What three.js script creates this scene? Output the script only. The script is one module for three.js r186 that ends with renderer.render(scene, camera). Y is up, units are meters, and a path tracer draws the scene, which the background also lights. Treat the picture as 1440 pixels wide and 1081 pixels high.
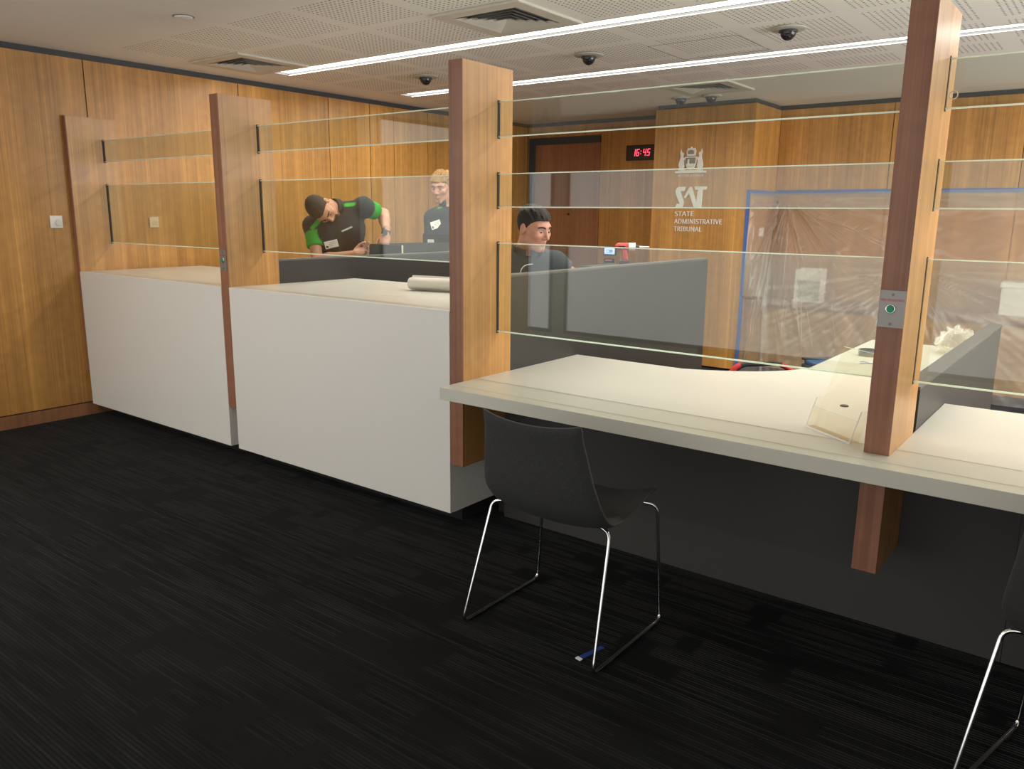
import * as THREE from 'three';
import { RoundedBoxGeometry } from 'three/addons/geometries/RoundedBoxGeometry.js';
import { TextGeometry } from 'three/addons/geometries/TextGeometry.js';
import { FontLoader } from 'three/addons/loaders/FontLoader.js';
import { mergeGeometries } from 'three/addons/utils/BufferGeometryUtils.js';
import { RectAreaLightUniformsLib } from 'three/addons/lights/RectAreaLightUniformsLib.js';

// ---------------------------------------------------------------- camera, light, exposure
RectAreaLightUniformsLib.init();
const scene = new THREE.Scene();
scene.background = new THREE.Color(0x000000);
const renderer = new THREE.WebGLRenderer({ antialias: true });
renderer.toneMapping = THREE.LinearToneMapping;
renderer.toneMappingExposure = 1.52;
renderer.shadowMap.enabled = true;
const FOCAL = 1122.45;                                    // pixels in the 1440 x 1081 frame
const camera = new THREE.PerspectiveCamera(2 * Math.atan(540.5 / FOCAL) * 180 / Math.PI, 1440 / 1081, 0.05, 60);
camera.rotation.order = 'YXZ';
camera.rotation.set(-0.2095, 0.6522, 0.0104);
camera.position.set(5.9821, 1.4832, 2.6818);
camera.updateMatrixWorld(true);
scene.add(camera);

const HC = 2.55;                                          // ceiling height
const LIGHT_Z = [-1.49, -2.875], LIGHT_X0 = 0.46, LIGHT_X1 = 8.3, LIGHT_W = 0.165;
const STRIP_NITS = 15.5, STRIP_COLOR = new THREE.Color(1.0, 0.965, 0.895);
function strip(x0, x1, z, w, nits, color = STRIP_COLOR) {  // the light of one linear ceiling fitting
  const l = new THREE.RectAreaLight(color, nits, x1 - x0 - 0.012, w - 0.012);
  l.position.set((x0 + x1) / 2, HC + 0.0135, z); l.rotation.x = -Math.PI / 2;
  scene.add(l);
}
for (const z of LIGHT_Z) strip(LIGHT_X0, LIGHT_X1, z, LIGHT_W, STRIP_NITS);
const FRONT_X = [0.8, 3.0], FRONT_Z = 2.0, FRONT_STRIP_NITS = 18;               // a short line of the same kind over the waiting area
strip(FRONT_X[0], FRONT_X[1], FRONT_Z, LIGHT_W, FRONT_STRIP_NITS);
// daylight through the blinds of glazed walls: added windows at right, the others in the waiting area (behind and beside the photographer)
const X1 = 8.8, ZB = -5.42, ZF = 4.6, FRONT_NITS = [0.7, 0.65, 0.65], RIGHT_FILL_NITS = 4.6, LEFT_NITS = 0.55, WIN_COLOR = new THREE.Color(0.95, 0.98, 1.0), WIN_Y = [0.12, 2.42];
const FRONT_WIN = [[0.2, 0.62], [0.8, 4.4], [4.6, 8.3]], RIGHT_FILL_WIN = [[-4.9, -2.9], [-2.6, -0.6]], LEFT_WIN = [[2.45, 4.25]];
function daylight(w, x, z, turn, nits) {                        // the light of one window, just inside its blind
  const l = new THREE.RectAreaLight(WIN_COLOR, nits, w, WIN_Y[1] - WIN_Y[0]);
  l.position.set(x, (WIN_Y[0] + WIN_Y[1]) / 2, z); l.rotation.y = turn; scene.add(l);
}
FRONT_WIN.forEach(([a, b], i) => daylight(b - a, (a + b) / 2, ZF - 0.004, 0, FRONT_NITS[i]));
for (const [a, b] of RIGHT_FILL_WIN) daylight(b - a, X1 - 0.004, (a + b) / 2, Math.PI / 2, RIGHT_FILL_NITS);  // unseen windows added as fill for the ceiling and staff side
for (const [a, b] of LEFT_WIN) daylight(b - a, 0.004, (a + b) / 2, -Math.PI / 2, LEFT_NITS);

// ---------------------------------------------------------------- helpers
let seed = 7;
const rnd = () => { seed = (seed * 1664525 + 1013904223) >>> 0; return seed / 4294967296; };
const rr = (a, b) => a + (b - a) * rnd();
const V = (x, y, z) => new THREE.Vector3(x, y, z);
const clamp = (x, a, b) => Math.min(b, Math.max(a, x));
const lerp = (a, b, t) => a + (b - a) * t;
const sstep = (a, b, x) => { const t = clamp((x - a) / (b - a), 0, 1); return t * t * (3 - 2 * t); };
function at(u, v, depth) {                                // a pixel of the photograph and a depth -> a point
  return V((u - 720) / FOCAL * depth, -(v - 540.5) / FOCAL * depth, -depth).applyMatrix4(camera.matrixWorld);
}
const used = {};
function numbered(n) { used[n] = (used[n] ?? -1) + 1; return used[n] ? `${n}_${String(used[n]).padStart(3, '0')}` : n; }
function shadows(m) { m.castShadow = true; m.receiveShadow = true; return m; }
function thing(name, label, category, base = [0, 0, 0], group) {
  const o = new THREE.Group(); o.name = numbered(name); o.position.set(...base);
  o.userData = { label, category }; if (group) o.userData.group = group;
  scene.add(o); return o;
}
function structure(name, label) {
  const o = new THREE.Group(); o.name = name; o.userData = { label, category: name.split('_')[0], kind: 'structure' }; scene.add(o); return o;
}
// geometry given in world coordinates becomes a part of thing t (t may be a part as well)
function part(t, name, geo, mat, label) {
  const p = V(0, 0, 0); let q = t; while (q && q !== scene) { p.add(q.position); q = q.parent; }
  geo.translate(-p.x, -p.y, -p.z);
  const m = shadows(new THREE.Mesh(geo, mat)); m.name = name; if (label) m.userData.label = label;
  t.add(m); return m;
}
// part whose geometry is already in the thing's own axes
function local(t, name, geo, mat, label) { const m = shadows(new THREE.Mesh(geo, mat)); m.name = name; if (label) m.userData.label = label; t.add(m); return m; }
function metreUV(g, swap = false, du = 0, dv = 0) {
  if (g.index) g = g.toNonIndexed();
  const p = g.attributes.position, n = p.count, uv = new Float32Array(n * 2);
  const a = V(), b = V(), c = V(), e = V(), f = V();
  for (let i = 0; i < n; i += 3) {
    a.fromBufferAttribute(p, i); b.fromBufferAttribute(p, i + 1); c.fromBufferAttribute(p, i + 2);
    e.subVectors(b, a); f.subVectors(c, a); e.cross(f);
    const ax = Math.abs(e.x), ay = Math.abs(e.y), az = Math.abs(e.z);
    [a, b, c].forEach((q, k) => {
      let u, v; if (ax >= ay && ax >= az) { u = q.z; v = q.y; } else if (ay >= az) { u = q.x; v = q.z; } else { u = q.x; v = q.y; }
      if (swap) [u, v] = [v, u];
      uv[(i + k) * 2] = u + du; uv[(i + k) * 2 + 1] = v + dv;
    });
  }
  g.setAttribute('uv', new THREE.BufferAttribute(uv, 2)); return g;
}
function bx(x0, x1, y0, y1, z0, z1, opt = {}) {           // a box, with small bevels when r is given
  const w = x1 - x0, h = y1 - y0, d = z1 - z0;
  const g = opt.r ? new RoundedBoxGeometry(w, h, d, 1, opt.r) : new THREE.BoxGeometry(w, h, d);
  g.translate((x0 + x1) / 2, (y0 + y1) / 2, (z0 + z1) / 2);
  return metreUV(g, opt.swap, opt.du || 0, opt.dv || 0);
}
function slab(points, y0, y1, opt = {}) {                 // an outline in (x, z), between two heights
  const s = new THREE.Shape(points.map(([x, z]) => new THREE.Vector2(x, -z)));
  const g = new THREE.ExtrudeGeometry(s, { depth: y1 - y0 - 2 * (opt.r || 0), bevelEnabled: !!opt.r, bevelSize: opt.r || 0, bevelThickness: opt.r || 0, bevelOffset: -(opt.r || 0), bevelSegments: 1 });
  g.rotateX(-Math.PI / 2); g.translate(0, y0 + (opt.r || 0), 0);
  return metreUV(g);
}
function tube(points, r, seg = 40, rad = 8, closed = false, tension = 0.5) {
  return new THREE.TubeGeometry(new THREE.CatmullRomCurve3(points, closed, 'catmullrom', tension), seg, r, rad, closed);
}
function polyTube(points, r, bend, rad = 8) {             // straight runs with rounded corners
  const path = new THREE.CurvePath();
  let from = points[0];
  for (let i = 1; i < points.length; i++) {
    const p = points[i];
    if (i === points.length - 1) { path.add(new THREE.LineCurve3(from, p)); break; }
    const a = p.clone().add(points[i - 1].clone().sub(p).setLength(bend)), b = p.clone().add(points[i + 1].clone().sub(p).setLength(bend));
    path.add(new THREE.LineCurve3(from, a)); path.add(new THREE.QuadraticBezierCurve3(a, p, b)); from = b;
  }
  return new THREE.TubeGeometry(path, 120, r, rad, false);
}
function lathe(pts, x, y, z, seg = 32) { const g = new THREE.LatheGeometry(pts.map(([r, h]) => new THREE.Vector2(r, h)), seg); g.translate(x, y, z); return g; }
function orient(g, from, to) {                            // unit-height geometry along y is laid from one point to another
  const d = to.clone().sub(from), q = new THREE.Quaternion().setFromUnitVectors(V(0, 1, 0), d.clone().normalize());
  g.scale(1, d.length(), 1); g.applyQuaternion(q); g.translate(from.x, from.y, from.z); return g;
}
// noise
function hash(ix, iy) { let h = (ix * 374761393 + iy * 668265263) | 0; h = Math.imul(h ^ (h >>> 13), 1274126177); return ((h ^ (h >>> 16)) >>> 0) / 4294967296; }
function vnoise(x, y, px = 4096, py = 4096) {
  const ix = Math.floor(x), iy = Math.floor(y), fx = x - ix, fy = y - iy, u = fx * fx * (3 - 2 * fx), v = fy * fy * (3 - 2 * fy);
  const m = (a, p) => ((a % p) + p) % p;
  const a = hash(m(ix, px), m(iy, py)), b = hash(m(ix + 1, px), m(iy, py)), c = hash(m(ix, px), m(iy + 1, py)), d = hash(m(ix + 1, px), m(iy + 1, py));
  return lerp(lerp(a, b, u), lerp(c, d, u), v);
}
function dataTex(w, h, fn, srgb, repX, repY) {            // fn(x, y) -> [r, g, b] 0..255
  const d = new Uint8Array(w * h * 4);
  for (let y = 0; y < h; y++) for (let x = 0; x < w; x++) { const c = fn(x, y), i = (y * w + x) * 4; d[i] = clamp(c[0], 0, 255); d[i + 1] = clamp(c[1], 0, 255); d[i + 2] = clamp(c[2], 0, 255); d[i + 3] = 255; }
  const t = new THREE.DataTexture(d, w, h); t.magFilter = t.minFilter = THREE.LinearFilter; t.wrapS = t.wrapT = THREE.RepeatWrapping;
  if (srgb) t.colorSpace = THREE.SRGBColorSpace; t.repeat.set(1 / repX, 1 / repY); t.needsUpdate = true; return t;
}

// ---------------------------------------------------------------- materials
const std = (color, roughness = 0.6, extra = {}) => new THREE.MeshPhysicalMaterial({ color, roughness, ...extra });
function woodTex(base, amp, s) {                          // straight-grained veneer, grain along v; 1.2 m x 2.4 m
  const W = 1024, H = 1024;
  return dataTex(W, H, (x, y) => {
    const u = x / W, v = y / H, wob = 0.25 * vnoise(u * 12, v * 6, 12, 6);
    let t = 0;
    t += (vnoise(u * 9 + s, v * 1, 9, 1) - 0.5) * 0.9;
    t += (vnoise(u * 48 + wob, v * 2 + s, 48, 2) - 0.5) * 1.0;
    t += (vnoise(u * 200 + wob, v * 5, 200, 5) - 0.5) * 0.9;
    t += (vnoise(u * 500, v * 14, 500, 14) - 0.5) * 0.7;
    t += (vnoise(u * 26, v * 70 + wob * 3, 26, 70) - 0.5) * 0.45;      // figure across the grain
    const leaf = Math.abs(((u * 8 + 0.13 * s) % 1) - 0.5) > 0.487 ? 0.55 : 0;   // pale edges of the veneer leaves
    t += leaf;
    return [base[0] * (1 + amp * t), base[1] * (1 + amp * 1.1 * t), base[2] * (1 + amp * 1.25 * t)];
  }, true, 1.2, 2.4);
}
const veneer = std(0xffffff, 0.42, { map: woodTex([190, 137, 69], 0.13, 0.3), clearcoat: 0.15, clearcoatRoughness: 0.35 });
const veneerPost = std(0xffffff, 0.36, { map: woodTex([188, 136, 71], 0.12, 1.7), clearcoat: 0.25, clearcoatRoughness: 0.25 });
const timberEdge = std(0xffffff, 0.45, { map: woodTex([150, 101, 76], 0.13, 2.6) });
const doorWood = std(0xffffff, 0.5, { map: woodTex([158, 108, 72], 0.1, 3.9) });
const skirtWood = std(0xffffff, 0.5, { map: woodTex([152, 104, 72], 0.1, 5.2) });
const blackGap = std(0x0c0b0a, 0.9), channelMat = std(0x3f3f40, 0.55);
const ceilingMat = std(0xf1ede6, 0.92);
const holes = dataTex(512, 512, (x, y) => {               // perforated board: blocks of round holes that show black fleece
  const P = 0.606, B = 0.51, N = 16, p = B / N, mx = x / 512 * P, my = y / 512 * P;
  let dark = 0;
  if (mx < B && my < B) { const dx = (mx % p) - p / 2, dy = (my % p) - p / 2; dark = 1 - sstep(0.0048, 0.0066, Math.hypot(dx, dy)); }
  return [lerp(241, 84, dark), lerp(237, 80, dark), lerp(230, 74, dark)];
}, true, 0.606, 0.606);
holes.offset.set(-0.415 / 0.606, 0.745 / 0.606);
const perforatedMat = std(0xffffff, 0.92, { map: holes });
const carpetTex = (() => {
  const W = 2048, H = 2048, S = 2.0, pitch = 0.0125, ribs = Math.round(S / pitch);
  // uv: u = x (ribs run along x), v = z
  const height = new Float32Array(W * H), tone = new Float32Array(W * H);
  for (let y = 0; y < H; y++) {
    const z = y / H * ribs, rib = Math.floor(z), fr = z - rib, crest = Math.pow(Math.sin(Math.PI * fr), 0.8);
    const tileRow = Math.floor(y / H * 4);
    for (let x = 0; x < W; x++) {
      const u = x / W;
      const off = hash(rib, 17) * 3;
      const seg = vnoise(u * 9 + off, rib * 3.7 + 0.5, 9, 4096);
      const block = vnoise(u * 8, (y / H) * 16 + 3.1, 8, 16);
      const cross = sstep(0.66, 0.76, vnoise(u * 13 + 0.37 * tileRow, Math.floor(y / H * 20) * 1.7 + 0.5, 13, 4096));  // flat loops between the ribs
      const g = hash(x, y) - 0.5;
      const h = lerp(crest * (0.55 + 0.6 * sstep(0.3, 0.7, seg)), 0.55, cross);
      height[y * W + x] = h * 0.8 + 0.12 * g;
      tone[y * W + x] = 0.42 + 0.72 * lerp(crest * (0.3 + 1.1 * seg), 0.58, cross) + 0.16 * (block - 0.5) + 0.25 * g;
    }
  }
  return {
    map: dataTex(W, H, (x, y) => { const t = tone[y * W + x]; return [29 * t, 29 * t, 29.5 * t]; }, true, S, S),
    bump: dataTex(W, H, (x, y) => { const t = height[y * W + x] * 200; return [t, t, t]; }, false, S, S),
  };
})();
const carpetMat = std(0xffffff, 0.95, { map: carpetTex.map, bumpMap: carpetTex.bump, bumpScale: 0.004, specularIntensity: 0.2, sheen: 0.35, sheenRoughness: 0.5, sheenColor: new THREE.Color(0.5, 0.5, 0.5) });
const whiteLam = std(0xe6e2da, 0.38), whiteTop = std(0xcfccbd, 0.3);
const darkPanel = std(0x302e29, 0.5), darkPanelTop = std(0x5a5650, 0.45);
const charcoal = std(0x3f3c38, 0.6), plinthMat = std(0x1c1c1c, 0.8);
const glassMat = std(0xf3f6f1, 0.0, { transmission: 1, thickness: 0, ior: 1.52 });
const glassEdge = std(0xf2fbf0, 0.9, { transmission: 0.6, thickness: 0 });
const rubber = std(0x221a14, 0.7);
const steel = std(0xb9b6b0, 0.34, { metalness: 0.9 }), chrome = std(0xe4e4e4, 0.12, { metalness: 1 });
const aluminium = std(0x2e2e2e, 0.8);
const plasticWhite = std(0xeeeae2, 0.45), blackPlastic = std(0x151516, 0.4);
const lightMat = std(0xffffff, 0.5, { emissive: new THREE.Color(1, 0.985, 0.95), emissiveIntensity: 3.2 });

// ---------------------------------------------------------------- structure
{ const t = structure('floor', 'charcoal ribbed carpet floor'); part(t, 'carpet', bx(-0.2, X1 + 0.2, -0.12, 0, ZB - 0.2, ZF + 0.2), carpetMat); }
const VENT_R = 0.216, VENTS = [['square ceiling vent close to the veneer wall', 0.665, -1.07], ['square ceiling vent over the second white counter', 3.06, -1.07], ['square ceiling vent in front of the timber pier', 2.96, -3.92]];
{ // ceiling, open over the two recessed lines of light
  const t = structure('ceiling', 'off-white plasterboard ceiling with perforated blocks');
  const y0 = HC, y1 = HC + 0.15, px0 = 0.415, pz1 = -0.235, pz0 = -3.55;
  const cuts = [...LIGHT_Z.map((z) => [z - LIGHT_W / 2, z + LIGHT_W / 2, LIGHT_X0, LIGHT_X1])].sort((a, b) => a[0] - b[0]);
  const holed = (x0, x1, z0, z1) => {                     // a stretch of board with the square openings of the vents left out
    const hs = VENTS.filter(([, cx, cz]) => cx > x0 && cx < x1 && cz > z0 && cz < z1).sort((a, b) => a[1] - b[1]), out = []; let x = x0;
    for (const [, cx, cz] of hs) { const r = VENT_R; out.push(bx(x, cx - r, y0, y1, z0, z1), bx(cx - r, cx + r, y0, y1, z0, cz - r), bx(cx - r, cx + r, y0, y1, cz + r, z1)); x = cx + r; }
    out.push(bx(x, x1, y0, y1, z0, z1)); return out;
  };
  const plain = [], perf = [], fc = [FRONT_Z - LIGHT_W / 2, FRONT_Z + LIGHT_W / 2, ...FRONT_X];
  plain.push(...holed(-0.2, X1 + 0.2, ZB - 0.2, pz0), bx(-0.2, px0, y0, y1, pz0, pz1), bx(-0.2, X1 + 0.2, y0, y1, pz1, fc[0]), bx(-0.2, X1 + 0.2, y0, y1, fc[1], ZF + 0.2), bx(-0.2, fc[2], y0, y1, fc[0], fc[1]), bx(fc[3], X1 + 0.2, y0, y1, fc[0], fc[1]));
  let z = pz0;
  for (const c of cuts) { perf.push(bx(px0, X1 + 0.2, y0, y1, z, c[0]), bx(px0, c[2], y0, y1, c[0], c[1]), bx(c[3], X1 + 0.2, y0, y1, c[0], c[1])); z = c[1]; }
  perf.push(...holed(px0, X1 + 0.2, z, pz1));
  part(t, 'plasterboard', mergeGeometries(plain), ceilingMat);
  part(t, 'perforated_board', mergeGeometries(perf), perforatedMat);
}
const PT = 2.508, PB = 0.098;                            // wall panels end below the dark metal channel and above the skirting
{ const t = structure('wall_left', 'golden timber veneer wall with fine vertical joints');
  part(t, 'backing', bx(-0.2, -0.018, 0, PT - 0.001, ZB - 0.2, 2.199), blackGap);
  const joints = [2.2, 1.02, -0.178, -1.414, -2.351, -2.852, -3.171, -3.66, -4.5, ZB];
  for (let i = 0; i < joints.length - 1; i++) part(t, 'panel', bx(-0.018, 0, PB, PT, joints[i + 1] + 0.004, joints[i] - 0.004, { du: i * 0.37 }), veneer);
  const s = structure('baseboard_left', 'reddish timber skirting under the veneer wall');
  part(s, 'skirting', bx(-0.018, 0.004, 0, 0.09, ZB, 2.2), skirtWood);
  const c = structure('trim_1', 'dark grey metal channel between veneer wall and ceiling');
  part(c, 'metal_channel', bx(-0.04, -0.014, PT, HC, ZB - 0.014, 2.2), channelMat);
}
{ const t = structure('wall_back', 'timber veneer back wall with a door');
  part(t, 'backing', bx(-0.2, X1 + 0.2, 0, PT - 0.001, ZB - 0.2, ZB - 0.018), blackGap);
  const xs = [[0, 0.03], [1.03, 2.06], [3.08, 4.114], [4.114, 5.15], [5.15, 6.2], [6.2, 7.3], [7.3, X1]];
  xs.forEach(([a, b], i) => part(t, 'panel', bx(a + 0.003, b - 0.003, 0.02, PT, ZB - 0.018, ZB, { du: i * 0.53 }), veneer));
  part(t, 'panel', bx(0.03, 1.03, 2.382, PT, ZB - 0.018, ZB), veneer);
  const c = structure('trim_2', 'dark grey metal channel above the back wall');
  part(c, 'metal_channel', bx(-0.014, X1, PT, HC, ZB - 0.04, ZB - 0.014), channelMat);
  const d = structure('door_1', 'brown timber door in a dark metal frame');
  part(d, 'leaf', bx(0.112, 0.99, 0.01, 2.3, ZB - 0.018, ZB - 0.006), doorWood);
  part(d, 'frame', mergeGeometries([bx(0.03, 0.112, 0, 2.38, ZB - 0.018, ZB + 0.012), bx(0.112, 1.028, 2.3, 2.38, ZB - 0.018, ZB + 0.012)]), std(0x3e4349, 0.45));
  part(d, 'jamb', bx(0.992, 1.028, 0, 2.3, ZB - 0.018, ZB + 0.002), doorWood);
  const vw = new THREE.CylinderGeometry(0.012, 0.012, 0.012, 16); vw.rotateX(Math.PI / 2); vw.translate(0.609, 1.496, ZB);
  part(d, 'door_viewer', vw, blackPlastic);
}
{ // the pier that carries the sign
  const t = structure('wall_centre', 'timber veneer pier carrying the lettering');
  part(t, 'core', bx(2.078, 3.062, 0, PT - 0.001, ZB, -4.778), blackGap);
  part(t, 'panel', bx(2.06, 3.08, 0.02, PT, -4.778, -4.76, { du: 0.2 }), veneer);
  part(t, 'panel', bx(3.062, 3.08, 0.02, PT, ZB, -4.779, { du: 0.7 }), veneer);
  part(t, 'panel', bx(2.06, 2.078, 0.02, PT, ZB, -4.779, { du: 0.9 }), veneer);
  const c = structure('trim_3', 'dark grey metal channel round the top of the pier');
  part(c, 'metal_channel', bx(2.075, 3.065, PT, HC, ZB - 0.013, -4.775), channelMat);
}
// glazed walls of the waiting area, and added windows in the right wall
const paint = std(0xe4e1da, 0.9), winFrame = std(0x9a9a98, 0.5), blind = std(0xf4f4f2, 0.8, { emissive: WIN_COLOR, emissiveIntensity: 0.12 });
let winNo = 0;
function glazedWall(name, label, spans, a0, a1, put) {    // put(a0, a1, y0, y1, d0, d1) -> box at depth d0..d1 from the room face
  const t = structure(name, label), ps = [];
  let a = a0; for (const [p, q] of spans) { ps.push(put(a, p, 0, HC, 0, 0.2)); a = q; ps.push(put(p, q, 0, WIN_Y[0], 0, 0.2), put(p, q, WIN_Y[1], HC, 0, 0.2)); }
  ps.push(put(a, a1, 0, HC, 0, 0.2)); part(t, 'plaster', mergeGeometries(ps), paint);
  for (const [p, q] of spans) {
    const w = structure(`window_${++winNo}`, 'tall unseen window with a white blind'), f = 0.04, [y0, y1] = WIN_Y;
    part(w, 'blind', put(p, q, y0, y1, 0.012, 0.02), blind);
    part(w, 'frame', mergeGeometries([put(p, p + f, y0, y1, -0.01, 0.011), put(q - f, q, y0, y1, -0.01, 0.011), put(p + f, q - f, y0, y0 + f, -0.01, 0.011), put(p + f, q - f, y1 - f, y1, -0.01, 0.011)]), winFrame);
  }
}
glazedWall('wall_right', 'pale painted wall with added windows', RIGHT_FILL_WIN, ZB, ZF, (p, q, y0, y1, d0, d1) => bx(X1 + d0, X1 + d1, y0, y1, p, q));
glazedWall('wall_front', 'pale painted wall with windows behind the waiting area', FRONT_WIN, 0, X1, (p, q, y0, y1, d0, d1) => bx(p, q, y0, y1, ZF + d0, ZF + d1));
glazedWall('wall_entry', 'end of the veneer wall with a window', LEFT_WIN, 2.2, ZF, (p, q, y0, y1, d0, d1) => bx(-d1, -d0, y0, y1, p, q));

// ---------------------------------------------------------------- ceiling fittings
function lineLight(label, x0, x1, z) {
  const t = thing('linear_light', label, 'light', [(x0 + x1) / 2, HC, z], 'lines of light in the ceiling'), w = LIGHT_W / 2;
  part(t, 'diffuser', bx(x0 + 0.004, x1 - 0.004, HC + 0.016, HC + 0.019, z - w + 0.004, z + w - 0.004), lightMat);
  part(t, 'housing', mergeGeometries([bx(x0, x1, HC - 0.001, HC + 0.03, z - w, z - w + 0.004), bx(x0, x1, HC - 0.001, HC + 0.03, z + w - 0.004, z + w), bx(x0, x0 + 0.004, HC - 0.001, HC + 0.03, z - w + 0.004, z + w - 0.004), bx(x1 - 0.004, x1, HC - 0.001, HC + 0.03, z - w + 0.004, z + w - 0.004)]), aluminium);
  part(t, 'trim_flange', mergeGeometries([bx(x0 - 0.008, x1 + 0.008, HC - 0.003, HC - 0.0005, z - w - 0.008, z - w + 0.004), bx(x0 - 0.008, x1 + 0.008, HC - 0.003, HC - 0.0005, z + w - 0.004, z + w + 0.008)]), plasticWhite);
}
lineLight('long line of white light in the ceiling beside the square vents', LIGHT_X0, LIGHT_X1, LIGHT_Z[0]);
lineLight('long line of white light in the ceiling beyond the dome cameras', LIGHT_X0, LIGHT_X1, LIGHT_Z[1]);
lineLight('short line of white light in the ceiling over the waiting area', FRONT_X[0], FRONT_X[1], FRONT_Z);

function vent(label, cx, cz, turn) {
  const t = thing('ceiling_vent', label, 'vent', [cx, HC, cz], 'square ceiling vents');
  const h = 0.3, frame = new THREE.Shape([[-h, -h], [h, -h], [h, h], [-h, h]].map((p) => new THREE.Vector2(...p)));
  frame.holes.push(new THREE.Path([[-0.215, -0.215], [-0.215, 0.215], [0.215, 0.215], [0.215, -0.215]].map((p) => new THREE.Vector2(...p))));
  const fg = new THREE.ExtrudeGeometry(frame, { depth: 0.008, bevelEnabled: true, bevelSize: 0.004, bevelThickness: 0.004, bevelSegments: 1 });
  fg.rotateX(Math.PI / 2); fg.translate(0, -0.004, 0);
  local(t, 'frame', fg, std(0xd2ccc0, 0.6));
  const q = 0.215, galv = std(0x8b8d8e, 0.55);           // sheet metal plenum above the opening
  local(t, 'plenum_box', mergeGeometries([bx(-q, q, 0.34, 0.345, -q, q), bx(-q, -q + 0.004, 0.001, 0.34, -q, q), bx(q - 0.004, q, 0.001, 0.34, -q, q), bx(-q + 0.004, q - 0.004, 0.001, 0.34, -q, -q + 0.004), bx(-q + 0.004, q - 0.004, 0.001, 0.34, q - 0.004, q)]), galv);
  // square rings of slanted blades
  for (let k = 0; k < 5; k++) {
    const r = 0.205 - k * 0.04, b = 0.024, gs = [];
    for (let s = 0; s < 4; s++) {
      const p = [[-r, -0.017, r], [r, -0.017, r], [r - b, -0.003, r - b], [-r + b, -0.003, r - b]];
      const g = new THREE.BufferGeometry();
      const q = [...p, ...p.map(([x, y, z]) => [x * (r - 0.003) / r, y + 0.0025, z - 0.003])];
      g.setAttribute('position', new THREE.Float32BufferAttribute(q.flat(), 3)); g.setIndex([0, 2, 1, 0, 3, 2, 4, 5, 6, 4, 6, 7, 3, 6, 2, 3, 7, 6]);
      g.rotateY(s * Math.PI / 2); const ng = g.toNonIndexed(); ng.computeVertexNormals(); gs.push(metreUV(ng));
    }
    local(t, 'blade', mergeGeometries(gs), std(0xcfcac0, 0.6));
  }
  t.rotation.y = turn;
}
for (const [label, x, z] of VENTS) vent(label, x, z, 0);

function dome(label, x, z, r = 0.1) {
  const t = thing('dome_camera', label, 'camera', [x, HC, z], 'dome cameras on the ceiling');
  local(t, 'base_plate', lathe([[0, 0], [r, 0], [r, -0.006], [r * 0.92, -0.013], [r * 0.45, -0.015], [0, -0.015]].reverse(), 0, 0, 0, 40), std(0xbdb9ae, 0.5));
  const pts = [[0.048, -0.012]]; for (let i = 0; i <= 12; i++) { const a = i / 12 * Math.PI / 2; pts.push([0.045 * Math.cos(a), -0.024 - 0.045 * Math.sin(a)]); }
  local(t, 'dome', lathe(pts.reverse(), 0, 0, 0, 32), std(0x5c5a60, 0.05, { transmission: 0.75, thickness: 0, ior: 1.5 }));
  local(t, 'lens_unit', lathe([[0, -0.062], [0.016, -0.058], [0.022, -0.04], [0.03, -0.02], [0.03, -0.012]], 0, 0, 0, 24), std(0x1f1e20, 0.3));
  local(t, 'dome_ring', lathe([[0.046, -0.014], [0.052, -0.014], [0.052, -0.025], [0.046, -0.027]], 0, 0, 0, 32), std(0x3a393b, 0.5));
}
dome('small dome camera over the middle of the timber posts row near the veneer wall', 1.361, -2.2);
dome('small dome camera beside the ceiling access hatch', 2.887, -2.19);
dome('small dome camera past the ceiling access hatch', 4.244, -2.18);
dome('small dome camera over the pier edge toward the door', 2.509, -4.375, 0.09);
dome('small dome camera over the middle of the lettered pier', 2.794, -4.40, 0.09);
{ const t = thing('smoke_detector', 'flush white ceiling disc over the carpet', 'detector', [1.593, HC, 0]);
  local(t, 'disc', lathe([[0, -0.012], [0.045, -0.011], [0.05, -0.006], [0.05, 0]], 0, 0, 0), ceilingMat);
  local(t, 'rim', lathe([[0.05, -0.004], [0.058, -0.003], [0.058, 0]], 0, 0, 0), std(0x8d877d, 0.7)); }
{ const t = thing('access_hatch', 'flush ceiling access hatch outlined by a thin joint', 'hatch', [3.62, HC, -2.45]);
  const j = std(0x6e6a63, 0.8), [a, b, c, d] = [3.33, 3.935, -2.72, -2.185];
  part(t, 'joint', mergeGeometries([bx(a, b, HC - 0.001, HC, c, c + 0.004), bx(a, b, HC - 0.001, HC, d - 0.004, d), bx(a, a + 0.004, HC - 0.001, HC, c, d), bx(b - 0.004, b, HC - 0.001, HC, c, d)]), j); }

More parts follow.
